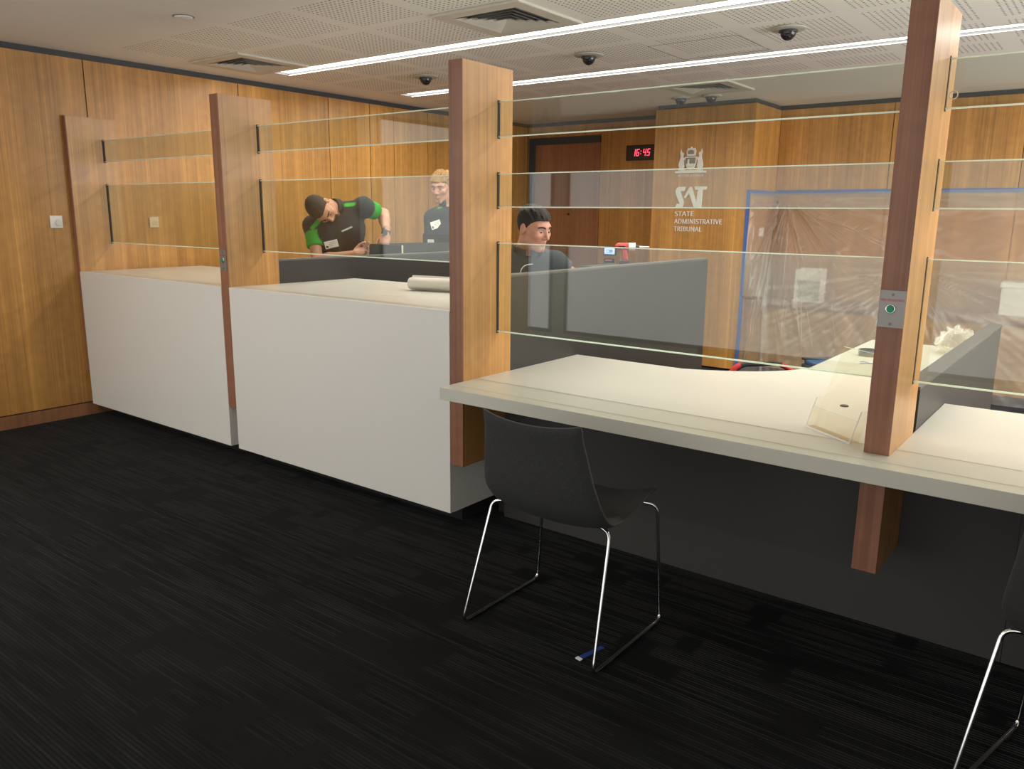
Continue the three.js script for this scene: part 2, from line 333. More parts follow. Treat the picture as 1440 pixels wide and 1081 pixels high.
// ---------------------------------------------------------------- posts, glass, counters
const P = [0.042, 1.868, 3.653, 5.4531, 7.24], T = 0.0765, D = 0.3513, PH = 2.1212, PLOW = 0.3344, GZ = -0.25;
const HIGH = [[1.253, 1.665], [1.822, 1.972]], LOW = [[0.942, 1.356], [1.514, 1.665], [1.822, 1.975]];
const BAYS = [HIGH, HIGH, LOW, LOW];
const postLabel = ['thin timber post fixed to the veneer wall', 'timber post between the two white counters', 'timber post between the white counter and the low desk', 'timber post rising through the middle of the low desk', 'timber post at the far end of the low desk'];
P.forEach((px, i) => {
  const x0 = i ? px - T : 0.001, t = thing('timber_post', postLabel[i], 'post', [(x0 + px) / 2, PLOW, -D / 2], i ? 'timber posts of the counter screen' : undefined);
  // front lipping in redder solid timber, veneered body behind it
  part(t, 'front_lipping', bx(x0, px, PLOW, PH, -0.006, 0, { du: i * 0.31 }), timberEdge);
  part(t, 'body', bx(x0, px, PLOW, PH, -D, -0.006, { du: i * 0.47 }), veneerPost);
  if (BAYS[i]) for (const [a, b] of BAYS[i]) part(t, 'glazing_channel', bx(px - 0.004, px + 0.0015, a - 0.006, b + 0.006, GZ - 0.0085, GZ + 0.0085), rubber);
  if (i) for (const [a, b] of BAYS[i - 1]) part(t, 'glazing_channel', bx(x0 - 0.0015, x0 + 0.004, a - 0.006, b + 0.006, GZ - 0.0085, GZ + 0.0085), rubber);
});
const bayName = ['over the counter beside the veneer wall', 'over the second white counter', 'over the low desk with the brochure holder', 'over the desk end with the second chair'];
const rowName = { 2: ['lower', 'upper'], 3: ['lowest', 'middle', 'top'] };
BAYS.forEach((rows, i) => rows.forEach(([a, b], k) => {
  const x0 = P[i] - 0.003, x1 = P[i + 1] - T + 0.003;
  const t = thing('glass_screen', `${rowName[rows.length][k]} clear glass strip ${bayName[i]}`, 'glass', [(x0 + x1) / 2, a, GZ], 'glass strips between the timber posts');
  part(t, 'pane', bx(x0, x1, a + 0.005, b - 0.005, GZ - 0.005, GZ + 0.005), glassMat);
  part(t, 'polished_edge', bx(x0, x1, a, a + 0.005, GZ - 0.005, GZ + 0.005), glassEdge);
  part(t, 'polished_edge', bx(x0, x1, b - 0.004, b, GZ - 0.005, GZ + 0.005), glassEdge);
  if (i === 3 && k === 2) {
    const g = new THREE.TorusGeometry(0.0115, 0.0016, 8, 28); g.translate(5.474, 1.863, GZ + 0.006); part(t, 'clear_bumper_ring', g, plasticWhite);
  }
}));
// white counters
const HB = 1.0564, H0 = 0.0891;
function counter(label, x0, x1) {
  const t = thing('reception_counter', label, 'counter', [(x0 + x1) / 2, 0, -0.15]);
  part(t, 'front_panel', bx(x0, x1, H0, HB - 0.0005, -0.02, 0.003, { r: 0.0015 }), whiteLam);
  part(t, 'end_panel', bx(x0, x0 + 0.02, H0, HB - 0.045, -0.5, -0.0205), whiteLam);
  part(t, 'end_panel', bx(x1 - 0.02, x1, H0, HB - 0.045, -0.5, -0.0205), whiteLam);
  part(t, 'bottom_panel', bx(x0 + 0.02, x1 - 0.02, H0, H0 + 0.02, -0.5, -0.0205), whiteLam);
  part(t, 'back_panel', bx(x0 + 0.02, x1 - 0.02, H0 + 0.02, HB - 0.045, -0.5, -0.48), charcoal);
  part(t, 'top_strip', bx(x0, x1, HB - 0.044, HB, -0.064, -0.0205, { r: 0.001 }), whiteTop);
  part(t, 'worktop', bx(x0, x1, HB - 0.044, HB, -0.302, -0.0658, { r: 0.001 }), whiteTop);
  part(t, 'worktop', bx(x0, x1, HB - 0.044, HB, -0.951, -0.3034, { r: 0.001 }), whiteTop);
  part(t, 'plinth', bx(x0 + 0.05, x1 - 0.05, 0, H0, -0.45, -0.14), plinthMat);
}
counter('white floating counter standing against the veneer wall', P[0] + 0.001, P[1] - T - 0.001);
counter('white floating counter with the rolled towel on it', P[1] + 0.001, P[2] - T - 0.001);
// desk with grooves, return wing with a swept inner corner
const HD = 0.74, TD = 0.0547, ZD = 0.1549;
{ const t = thing('reception_desk', 'long low white desk on dark panels under the glass', 'desk', [5.4, 0, -0.4]);
  const x0 = P[2], x1 = P[4] - T, pL = P[3] - T, pR = P[3];
  part(t, 'front_edge_strip', bx(x0, x1, HD - TD, HD, 0.0806, ZD, { r: 0.0015 }), whiteTop);
  part(t, 'joint_strip', slab([[x0, 0.0798], [x1, 0.0798], [x1, -0.0945], [pR, -0.0945], [pR, 0.0005], [pL, 0.0005], [pL, -0.0945], [x0, -0.0945]], HD - TD, HD, { r: 0.0006 }), whiteTop);
  const curve = []; for (let i = 0; i <= 14; i++) { const a = i / 14; curve.push([lerp(lerp(4.765, 4.70, a), lerp(4.70, 4.28, a), a), lerp(lerp(-1.41, -1.10, a), lerp(-1.10, -0.952, a), a)]); }
  part(t, 'worktop', slab([[x0, -0.0965], [pL, -0.0965], [pL, -D], [5.388, -D - 0.001], [5.388, -1.41], ...curve, [x0, -0.952]], HD - TD, HD, { r: 0.0008 }), whiteTop);
  part(t, 'return_wing', slab([[5.388, -1.412], [5.388, -2.63], [4.765, -2.63], [4.765, -1.412]], HD - TD, HD, { r: 0.0008 }), whiteTop);
  part(t, 'worktop', slab([[pR, -0.0965], [x1, -0.0965], [x1, -0.952], [pR, -0.952]], HD - TD, HD, { r: 0.0008 }), whiteTop);
  for (const [a, b] of [[x0 + 0.001, pL - 0.001], [pR + 0.001, 5.812], [5.814, x1 - 0.001]]) part(t, 'modesty_panel', bx(a, b, 0, HD - TD - 0.001, -0.345, -0.312), charcoal);
  part(t, 'modesty_panel', bx(pL - 0.001, pR + 0.001, 0, PLOW - 0.002, -0.345, -0.312), charcoal);
  part(t, 'support_panel', bx(4.85, 4.89, 0, HD - TD - 0.001, -2.58, -1.5), charcoal);
}
function divider(label, x1, h, z0 = -D - 0.001, z1 = -2.6) {
  const t = thing('divider_panel', label, 'divider', [x1 - 0.033, 0, (z0 + z1) / 2]);
  const top = h - 0.012, zs = h > 1 ? z0 : z0 - 0.05;
  part(t, 'panel', bx(x1 - 0.065, x1, 0, top, z1, h > 1 ? z0 : -0.403), darkPanel);
  part(t, 'capping', bx(x1 - 0.065, x1, top, h, z1, h > 1 ? z0 : -0.403, { r: 0.002 }), darkPanelTop, 'paler grey capping strip');
}
divider('tall dark grey divider behind the post between the white counters', P[1] - 0.001, 1.203);
divider('tall dark grey divider beside the low desk', P[2] - 0.001, 1.203);
divider('low dark grey divider along the return wing of the desk', P[3] - 0.001, 0.8995);

// ---------------------------------------------------------------- plates, controls, signs
function canvasTex(w, h, draw) { const c = document.createElement('canvas'); c.width = w; c.height = h; draw(c.getContext('2d')); const t = new THREE.CanvasTexture(c); t.colorSpace = THREE.SRGBColorSpace; return t; }
const plateTex = canvasTex(256, 400, (c) => {
  c.fillStyle = '#948f89'; c.fillRect(0, 0, 256, 400);
  c.fillStyle = '#a2262c'; c.font = 'bold 34px sans-serif'; c.textAlign = 'center'; c.textBaseline = 'middle'; c.fillText('PRESS FOR ASSISTANCE', 128, 104, 236);
});
function plateUV(g, x0, x1, y0, y1) { const p = g.attributes.position, uv = g.attributes.uv; for (let i = 0; i < p.count; i++) uv.setXY(i, clamp((p.getX(i) - x0) / (x1 - x0), 0.01, 0.99), clamp((p.getY(i) - y0) / (y1 - y0), 0.01, 0.99)); return g; }
function buttonPlate(label, xc, w) {
  const x0 = xc - w / 2, x1 = xc + w / 2, y0 = 1.15, y1 = 1.267, t = thing('button_plate', label, 'button', [xc, y0, 0]);
  const plate = part(t, 'plate', plateUV(bx(x0, x1, y0, y1, 0.0005, 0.0035, { r: 0.0012 }), x0, x1, y0, y1), std(0xffffff, 0.36, { metalness: 0.55, map: plateTex }), 'brushed steel plate with red lettering');
  const disc = (r, d, z, y, x = xc) => { const g = new THREE.CylinderGeometry(r, r, d, 28); g.rotateX(Math.PI / 2); g.translate(x, y, z); return g; };
  const rg = new THREE.TorusGeometry(0.0125, 0.003, 10, 32); rg.translate(xc - 0.003, 1.209, 0.005); part(plate, 'bezel_ring', rg, chrome);
  part(t, 'green_button', disc(0.0105, 0.008, 0.006, 1.209, xc - 0.003), std(0x0d8a62, 0.35), 'green push button');
  for (const y of [1.162, 1.253]) part(plate, 'screw', disc(0.0045, 0.002, 0.004, y), std(0x77736c, 0.4, { metalness: 0.8 }));
}
buttonPlate('steel plate with green button on the post in the desk', P[3] - T / 2, 0.0745);
buttonPlate('steel plate with green button on the post between white counters', P[1] - T / 2, 0.06);
function wallPlate(name, label, z0, z1, y0, y1, knob) {
  const t = thing(name, label, 'switch', [0, y0, (z0 + z1) / 2]);
  part(t, 'plate', bx(0.0005, 0.010, y0, y1, z0, z1, { r: 0.002 }), knob ? plasticWhite : std(0xd8bb93, 0.45));
  if (knob) { const g = lathe([[0, 0.014], [0.02, 0.013], [0.022, 0.006], [0.022, 0]], 0, 0, 0, 32); g.rotateZ(-Math.PI / 2); g.translate(0.010, (y0 + y1) / 2 - 0.006, (z0 + z1) / 2 - 0.012); part(t, 'knob', g, std(0xe2ded6, 0.35)); }
  else part(t, 'insert', bx(0.0102, 0.0125, y0 + 0.016, y1 - 0.02, z0 + 0.012, z1 - 0.025, { r: 0.001 }), std(0xcfae84, 0.4));
}
wallPlate('dimmer_switch', 'white square dimmer switch on veneer wall before the post', 0.068, 0.150, 1.36, 1.445, true);
wallPlate('room_thermostat', 'small beige square plate on veneer wall behind the glass', -0.638, -0.566, 1.36, 1.437, false);
{ // wall clock with red seven segment digits
  const y0 = 2.085, y1 = 2.245, x0 = 1.38, x1 = 1.76, t = thing('digital_clock', 'black wall clock with red digits reading 16:45', 'clock', [(x0 + x1) / 2, y0, ZB]);
  part(t, 'case', bx(x0, x1, y0, y1, ZB + 0.001, ZB + 0.035, { r: 0.004 }), std(0x26241f, 0.5));
  const face = part(t, 'face', bx(x0 + 0.012, x1 - 0.012, y0 + 0.012, y1 - 0.012, ZB + 0.0352, ZB + 0.037), std(0x2b2723, 0.3));
  const red = std(0x400508, 0.5, { emissive: new THREE.Color(1, 0.06, 0.12), emissiveIntensity: 1.6 });
  const SEG = { 1: 'bc', 6: 'acdefg', 4: 'bcfg', 5: 'acdfg' }, w = 0.026, h = 0.066, b = 0.008;
  const bars = { a: [0, h, w, 0], b: [w, h / 2, 0, h / 2], c: [w, 0, 0, h / 2], d: [0, 0, w, 0], e: [0, 0, 0, h / 2], f: [0, h / 2, 0, h / 2], g: [0, h / 2, w, 0] };
  const cx = 1.505, cy = (y0 + y1) / 2 - h / 2;
  [['1', -0.040], ['6', 0.006], ['4', 0.090], ['5', 0.138]].forEach(([ch, dx]) => {
    const gs = [...SEG[ch]].map((s) => { const [x, y, lw, lh] = bars[s]; return bx(x - b / 2, x + lw + b / 2, y - b / 2, y + lh + b / 2, 0, 0.002); });
    const g = mergeGeometries(gs); const p = g.attributes.position; for (let i = 0; i < p.count; i++) p.setX(i, p.getX(i) + p.getY(i) * 0.16);
    g.translate(cx + dx, cy, ZB + 0.0372); part(face, 'digit_display', g, red, `red digit ${ch}`);
  });
  const g = mergeGeometries([bx(-0.004, 0.004, 0.014, 0.024, 0, 0.002), bx(0, 0.008, 0.042, 0.052, 0, 0.002)]); g.translate(cx + 0.060, cy, ZB + 0.0372); part(face, 'colon_display', g, red);
}
{ const t = thing('wall_display', 'small lit blue screen on the wall beside the door', 'display', [1.206, 1.05, ZB]);
  part(t, 'case', bx(1.125, 1.287, 1.035, 1.138, ZB + 0.001, ZB + 0.022, { r: 0.004 }), std(0x2a2d33, 0.4));
  const scr = canvasTex(128, 80, (c) => { c.fillStyle = '#cfe4ff'; c.fillRect(0, 0, 128, 80); c.fillStyle = '#6f9bd8'; c.fillRect(26, 26, 76, 34); c.fillStyle = '#dcebff'; c.fillRect(34, 34, 24, 18); c.fillStyle = '#b9d3f5'; c.fillRect(0, 64, 128, 16); });
  part(t, 'screen', plateUV(bx(1.138, 1.274, 1.05, 1.126, ZB + 0.0222, ZB + 0.0235), 1.138, 1.274, 1.05, 1.126), std(0x0a0a0a, 0.3, { emissive: 0xffffff, emissiveMap: scr, emissiveIntensity: 0.9 })); }
{ const t = thing('card_reader', 'black card reader with red bar under the lit wall screen', 'card reader', [1.2, 0.88, ZB]);
  const reader = part(t, 'case', bx(1.135, 1.265, 0.88, 1.0, ZB + 0.001, ZB + 0.025, { r: 0.005 }), std(0x2a2226, 0.5));
  part(reader, 'red_bar', bx(1.155, 1.245, 0.972, 0.99, ZB + 0.0252, ZB + 0.0275), std(0xd98a92, 0.4));
  for (let k = 0; k < 4; k++) part(reader, 'rib', bx(1.15 + k * 0.026, 1.163 + k * 0.026, 0.885, 0.955, ZB + 0.0252, ZB + 0.028), std(0x8b8286, 0.5)); }
const font = await new FontLoader().loadAsync('fonts/droid/droid_sans_regular.typeface.json');
const fontB = await new FontLoader().loadAsync('fonts/droid/droid_sans_bold.typeface.json');
const SZ = -4.7595, signMetal = std(0xe9e5da, 0.42);
function textGeo(s, size, depth, f = font) { const g = new TextGeometry(s, { font: f, size, depth, curveSegments: 5, bevelEnabled: false }); g.computeBoundingBox(); return g; }
function shapeGeo(pts, depth, x, y, sx, sy) { const s = new THREE.Shape(pts.map(([a, b]) => new THREE.Vector2(x + a * sx, y + b * sy))); return new THREE.ExtrudeGeometry(s, { depth, bevelEnabled: true, bevelSize: 0.0015, bevelThickness: 0.0015, bevelSegments: 1 }); }
{ const t = thing('wall_lettering', 'pale metal lettering SAT above STATE ADMINISTRATIVE TRIBUNAL on pier', 'sign', [2.57, 1.32, SZ]);
  const L = (name, pts, x, w) => { const g = shapeGeo(pts, 0.012, x, 1.568, w, 0.2); g.translate(0, 0, SZ + 0.002); part(t, name, g, signMetal); };
  L('letter_s', [[0.02, 0], [0.62, 0], [0.78, 0.08], [0.86, 0.22], [0.80, 0.36], [0.45, 0.80], [0.86, 0.80], [1.0, 1.0], [0.30, 1.0], [0.08, 0.93], [0.0, 0.77], [0.07, 0.62], [0.48, 0.18], [0.18, 0.18]], 2.322, 0.105);
  L('letter_a', [[0.0, 0.50], [0.36, 0.98], [0.44, 1.0], [0.52, 0.96], [1.0, 0.0], [0.74, 0.0], [0.34, 0.70], [0.10, 0.46]], 2.415, 0.15);
  L('letter_t', [[0.0, 1.0], [1.0, 1.0], [0.94, 0.86], [0.66, 0.86], [0.60, 0.0], [0.34, 0.0], [0.18, 0.24], [0.30, 0.86], [0.06, 0.86]], 2.522, 0.125);
  [['STATE', 1.487, 0.2], ['ADMINISTRATIVE', 1.413, 0.5], ['TRIBUNAL', 1.340, 0.295]].forEach(([s, y, w]) => {
    const g = textGeo(s, 0.046, 0.008), b = g.boundingBox; g.scale(w / (b.max.x - b.min.x), 1, 1); g.translate(2.318, y, SZ + 0.001); part(t, 'word', g, signMetal, `raised word ${s}`);
  });
}
{ // coat of arms: shield and crown between two kangaroos on a compartment
  const t = thing('wall_crest', 'pale metal coat of arms with shield and two kangaroos', 'crest', [2.466, 1.87, SZ]);
  const X = 2.466, add = (name, pts, dz, mat = signMetal, mirror) => { const g = shapeGeo(pts.map(([a, b]) => [mirror ? -a : a, b]), 0.008, X, 1.9, 1, 1); g.translate(0, 0, SZ + dz); part(t, name, g, mat); };
  const dk = std(0x8d8778, 0.5, { metalness: 0.25 });
  add('compartment', [[-0.16, 0.0], [0.16, 0.0], [0.163, 0.016], [0.08, 0.024], [-0.08, 0.024], [-0.163, 0.016]], 0.002);
  add('shield', [[-0.058, 0.15], [0.058, 0.15], [0.056, 0.085], [0.04, 0.05], [0.0, 0.026], [-0.04, 0.05], [-0.056, 0.085]], 0.004);
  add('shield_field', [[-0.048, 0.14], [0.048, 0.14], [0.046, 0.088], [-0.046, 0.088]], 0.014, dk);
  add('swan', [[-0.03, 0.062], [0.012, 0.056], [0.032, 0.07], [0.024, 0.088], [0.0, 0.08], [-0.016, 0.10], [-0.012, 0.125], [-0.024, 0.124], [-0.026, 0.098]], 0.0215);
  const roo = [[0.062, 0.026], [0.128, 0.026], [0.122, 0.05], [0.128, 0.075], [0.122, 0.105], [0.11, 0.14], [0.108, 0.168], [0.116, 0.19], [0.108, 0.222], [0.099, 0.196], [0.084, 0.19], [0.078, 0.176], [0.086, 0.166], [0.084, 0.146], [0.070, 0.142], [0.060, 0.148], [0.060, 0.130], [0.072, 0.116], [0.070, 0.085], [0.064, 0.06], [0.078, 0.045]];
  add('kangaroo', roo, 0.005); add('kangaroo', roo, 0.005, signMetal, true);
  add('crown', [[-0.042, 0.16], [0.042, 0.16], [0.05, 0.20], [0.036, 0.232], [0.018, 0.226], [0.0, 0.244], [-0.018, 0.226], [-0.036, 0.232], [-0.05, 0.20]], 0.004);
  add('crown_arch', [[-0.028, 0.178], [0.028, 0.178], [0.03, 0.204], [0.0, 0.214], [-0.03, 0.204]], 0.0135, dk);
  const g = textGeo('WESTERN AUSTRALIA', 0.02, 0.004), b = g.boundingBox; g.scale(0.27 / (b.max.x - b.min.x), 1, 1); g.translate(X - 0.135, 1.865, SZ + 0.001); part(t, 'word', g, signMetal);
}

{ const t = thing('hanging_sign', 'white hanging sign with the letter A over the waiting area', 'sign', [1.61, 2.22, 3.0]);
  part(t, 'board', bx(1.44, 1.77, 2.22, 2.50, 3.0, 3.02, { r: 0.003 }), plasticWhite);
  const dkl = std(0x4a4d52, 0.5), a = textGeo('A', 0.12, 0.003, fontB); a.center(); a.rotateY(Math.PI); a.translate(1.61, 2.36, 2.997);
  part(t, 'letter', a, dkl); for (const x of [1.515, 1.695]) part(t, 'bar', bx(x, x + 0.01, 2.28, 2.44, 2.996, 2.9995), dkl);
  for (const x of [1.5, 1.72]) part(t, 'hanger', bx(x - 0.003, x + 0.003, 2.50, HC, 3.007, 3.013), steel); }

// ---------------------------------------------------------------- chairs
const chairCloth = std(0xffffff, 0.95, { sheen: 0.25, sheenRoughness: 0.6, sheenColor: new THREE.Color(0x555555), map: dataTex(256, 256, (x, y) => { const t = 52 + 16 * (hash(x, y) - 0.5) + 10 * (vnoise(x / 9, y / 9, 28, 28) - 0.5); return [t, t * 0.99, t * 0.97]; }, true, 0.12, 0.12) });
const piping = std(0x4c4b49, 0.8);
function makeChair(label, group, base, turn) {
  // own axes: the sitter looks along -z, origin on the floor under the middle
  const t = thing('sled_chair', label, 'chair', base, group); t.rotation.y = turn;
  const prof = new THREE.CatmullRomCurve3([V(0, 0.822, 0.245), V(0, 0.72, 0.222), V(0, 0.60, 0.198), V(0, 0.51, 0.165), V(0, 0.446, 0.100), V(0, 0.434, -0.02), V(0, 0.442, -0.14), V(0, 0.455, -0.235), V(0, 0.452, -0.268)]);
  const NU = 22, NV = 48, TH = 0.021;
  const half = (s) => s < 0.45 ? lerp(0.198, 0.246, sstep(0, 0.4, s)) : lerp(0.246, 0.226, sstep(0.5, 1, s));
  const surf = (a, s) => {                                // a -1..1 across, s 0..1 down the profile
    const c = prof.getPoint(s), tan = prof.getTangent(s), nrm = V(0, -tan.z, tan.y).normalize();   // towards the sitter
    if (nrm.y < 0 && s > 0.6) nrm.multiplyScalar(-1);
    const w = half(s), lift = lerp(0.026, 0.030, sstep(0.15, 0.5, s)) + 0.016 * sstep(0.62, 0.85, s);
    const dip = s < 0.1 ? -0.012 * (1 - s / 0.1) * (1 - a * a) : 0;
    return c.clone().add(V(a * w, dip, 0)).addScaledVector(nrm, lift * Math.pow(Math.abs(a), 2.2));
  };
  const side = (off) => { const g = []; for (let j = 0; j <= NV; j++) for (let i = 0; i <= NU; i++) { const a = i / NU * 2 - 1, s = j / NV, e = 1e-3; const p = surf(a, s), du = surf(a + e, s).sub(surf(a - e, s)), dv = surf(a, Math.min(1, s + e)).sub(surf(a, Math.max(0, s - e))); const n = dv.cross(du).normalize(); const edge = Math.min(1, Math.min(1 - Math.abs(a), s * 3, (1 - s) * 3) * 10); g.push(p.addScaledVector(n, off * (0.25 + 0.75 * Math.sqrt(edge)))); } return g; };
  const A = side(TH / 2), B = side(-TH / 2), n1 = NU + 1, idx = [], all = [...A, ...B], o = A.length;
  for (let j = 0; j < NV; j++) for (let i = 0; i < NU; i++) { const k = j * n1 + i; idx.push(k, k + n1, k + 1, k + 1, k + n1, k + n1 + 1, o + k, o + k + 1, o + k + n1, o + k + 1, o + k + n1 + 1, o + k + n1); }
  const rim = []; for (let i = 0; i <= NU; i++) rim.push(i); for (let j = 1; j <= NV; j++) rim.push(j * n1 + NU); for (let i = NU - 1; i >= 0; i--) rim.push(NV * n1 + i); for (let j = NV - 1; j > 0; j--) rim.push(j * n1);
  rim.forEach((k, q) => { const m = rim[(q + 1) % rim.length]; idx.push(k, m, o + k, m, o + m, o + k); });
  const g = new THREE.BufferGeometry(); g.setAttribute('position', new THREE.Float32BufferAttribute(all.flatMap((p) => [p.x, p.y, p.z]), 3)); g.setIndex(idx);
  g.setAttribute('uv', new THREE.Float32BufferAttribute(all.flatMap((p, k) => { const q = k % o; return [(q % n1) / NU * 0.46, Math.floor(q / n1) / NV * 0.85]; }), 2));
  g.computeVertexNormals();
  const shell = local(t, 'shell', g, chairCloth, 'dark charcoal upholstered seat and back in one shell');
  const pip = rim.filter((_, i) => i % 2 === 0).map((k) => A[k].clone().lerp(B[k], 0.5));
  local(shell, 'piping', tube(pip, 0.0026, 160, 6, true), piping);
  for (const s of [-1, 1]) {
    const x = s * 0.281;
    const leg = local(t, 'sled_leg', polyTube([V(s * 0.19, 0.458, 0.085), V(s * 0.25, 0.452, 0.102), V(x, 0.008, 0.238), V(x, 0.008, -0.238), V(s * 0.252, 0.452, -0.232), V(s * 0.185, 0.464, -0.20)], 0.0065, 0.03, 10), chrome, 'chrome rod sled leg');
    for (const z of [0.10, -0.19]) local(leg, 'glide', bx(x - 0.008, x + 0.008, 0, 0.006, z, z + 0.05), blackPlastic);
  }
  local(t, 'under_frame', bx(-0.09, 0.09, 0.426, 0.434, -0.14, 0.04), blackPlastic);
}
makeChair('charcoal upholstered chair with chrome sled legs at the low desk', 'sled chairs at the desk', [4.482, 0, 0.397], 0);
makeChair('charcoal chair with chrome sled legs at the desk end past the post', 'sled chairs at the desk', [6.117, 0, 0.37], -0.24);

// ---------------------------------------------------------------- things on the desk and counters
{ // acrylic brochure holder
  const a = V(5.127, HD, -0.199), b = V(5.318, HD, -0.059), ang = Math.atan2(-(b.z - a.z), b.x - a.x), w = a.distanceTo(b);
  const t = thing('brochure_holder', 'empty clear acrylic brochure holder leaning on the desk beside the post', 'holder', [a.x, HD, a.z]); t.rotation.y = ang;
  const ac = std(0xfffffc, 0.02, { transmission: 1, thickness: 0, ior: 1.49 }), ace = std(0xffffff, 0.6, { transmission: 0.4, thickness: 0 });
  // own axes: x along the front edge, z towards the viewer's side, back plate leaning away
  const lean = 0.33, back = bx(0, w, 0, 0.30, -0.0025, 0); back.rotateX(-lean); back.translate(0, 0.006, -0.035); local(t, 'back_plate', back, ac);
  const front = bx(0, w, 0, 0.075, -0.0025, 0); front.rotateX(-lean); front.translate(0, 0.006, 0); local(t, 'front_plate', front, ac);
  local(t, 'tray_floor', bx(0, w, 0.003, 0.006, -0.038, 0.002), ac);
  local(t, 'edge', bx(0, w, 0.002, 0.007, 0.001, 0.004), ace);
  for (const x of [0, w - 0.003]) { const s = new THREE.Shape([[0, 0], [0.036, 0], [0.036 + 0.11 * Math.sin(lean), 0.11 * Math.cos(lean)], [0.11 * Math.sin(lean), 0.11 * Math.cos(lean)]].map((p) => new THREE.Vector2(...p))); const g = new THREE.ExtrudeGeometry(s, { depth: 0.003, bevelEnabled: false }); g.rotateY(Math.PI / 2); g.translate(x, 0.006, 0.0); local(t, 'side_plate', g, ac);
    const e = bx(x, x + 0.003, 0, 0.11, -0.0015, 0.0015); e.rotateX(-lean); e.translate(0, 0.006, 0.0); local(t, 'edge', e, ace); }
  const fe = bx(0, w, 0.075, 0.077, -0.003, 0.0005); fe.rotateX(-lean); fe.translate(0, 0.006, 0); local(t, 'edge', fe, ace);
  const te = bx(0, w, 0.30, 0.302, -0.003, 0.0005); te.rotateX(-lean); te.translate(0, 0.006, -0.035); local(t, 'edge', te, ace);
}
{ const t = thing('rubber_foot_pad', 'small black oval pad lying on the white desk', 'pad', [5.144, HD, -0.629]); local(t, 'pad', lathe([[0, 0.005], [0.014, 0.005], [0.017, 0.002], [0.017, 0]], 0, 0, 0, 24), blackPlastic); }
{ const t = thing('tape_roll', 'roll of clear tape with dark core on the return wing', 'tape', [4.90, HD, -1.98]);
  local(t, 'roll', lathe([[0.046, 0], [0.052, 0], [0.052, 0.034], [0.046, 0.034], [0.046, 0]], 0, 0, 0, 40), std(0xe8e6dc, 0.1, { transmission: 0.85, thickness: 0 }));
  local(t, 'core', lathe([[0.042, 0], [0.0455, 0], [0.0455, 0.036], [0.042, 0.036], [0.042, 0]], 0, 0, 0, 40), std(0x43463f, 0.6)); }
{ const t = thing('crumpled_tape', 'scrap of blue masking tape on the return wing', 'tape', [5.0, HD, -1.72]);
  const g = new THREE.PlaneGeometry(0.15, 0.022, 24, 3), p = g.attributes.position; g.rotateX(-Math.PI / 2);
  for (let i = 0; i < p.count; i++) { const x = p.getX(i); p.setY(i, 0.004 + 0.004 * Math.sin(x * 80) + 0.003 * vnoise(x * 60, p.getZ(i) * 80)); p.setZ(i, p.getZ(i) + 0.01 * Math.sin(x * 45)); }
  const h = g.clone(); h.translate(0, 0.0015, 0); g.computeVertexNormals(); local(t, 'strip', mergeGeometries([g, h]), std(0x6f86ad, 0.7)); t.rotation.y = 0.4; }
{ const t = thing('rolled_towel', 'rolled white towel on the second white counter', 'towel', [2.88, HB, -0.64]);
  const sp = []; const turns = 3.2; for (let i = 0; i <= 90; i++) { const a = i / 90 * turns * 2 * Math.PI, r = 0.006 + 0.034 * i / 90; sp.push([Math.cos(a) * r * 1.35, Math.sin(a) * r]); }
  const out = sp.map(([x, y]) => [x, y]), inn = sp.map(([x, y], i) => { const k = 1 - 0.006 / Math.max(0.008, Math.hypot(x, y)); return [x * k, y * k]; }).reverse();
  const g = new THREE.ExtrudeGeometry(new THREE.Shape([...out, ...inn].map((p) => new THREE.Vector2(...p))), { depth: 0.3, bevelEnabled: true, bevelSize: 0.003, bevelThickness: 0.006, bevelSegments: 2, steps: 12 });
  const p = g.attributes.position; for (let i = 0; i < p.count; i++) { const z = p.getZ(i), k = 1 + 0.10 * (vnoise(z * 25, p.getX(i) * 40) - 0.5); p.setX(i, p.getX(i) * k); p.setY(i, p.getY(i) * k); }
  g.computeVertexNormals(); g.rotateY(Math.PI / 2 + 0.25); g.translate(-0.14, 0.041, 0.03);
  local(t, 'towel', g, std(0xe9e3d4, 0.95, { bumpMap: dataTex(128, 128, (x, y) => { const v = 120 + 120 * hash(x, y); return [v, v, v]; }, false, 0.06, 0.06), bumpScale: 0.003 })); }
{ const t = thing('lanyard_tag', 'small blue lanyard strip with white tip on the carpet', 'lanyard', [4.675, 0, 0.52]);
  const a = V(4.672, 0.004, 0.565), b = V(4.694, 0.004, 0.462), d = b.clone().sub(a), n = V(-d.z, 0, d.x).setLength(1);
  const quad = (s, e, w) => { const p = a.clone().lerp(b, s), q = a.clone().lerp(b, e); return slab([[p.x + n.x * w, p.z + n.z * w], [q.x + n.x * w, q.z + n.z * w], [q.x - n.x * w, q.z - n.z * w], [p.x - n.x * w, p.z - n.z * w]], 0.001, 0.005); };
  part(t, 'strap', quad(0.02, 1.05, 0.009), std(0x1d3f86, 0.7), 'blue strap'); part(t, 'tip', quad(-0.13, 0.0, 0.011), std(0xf4f4f2, 0.5), 'white tip'); }
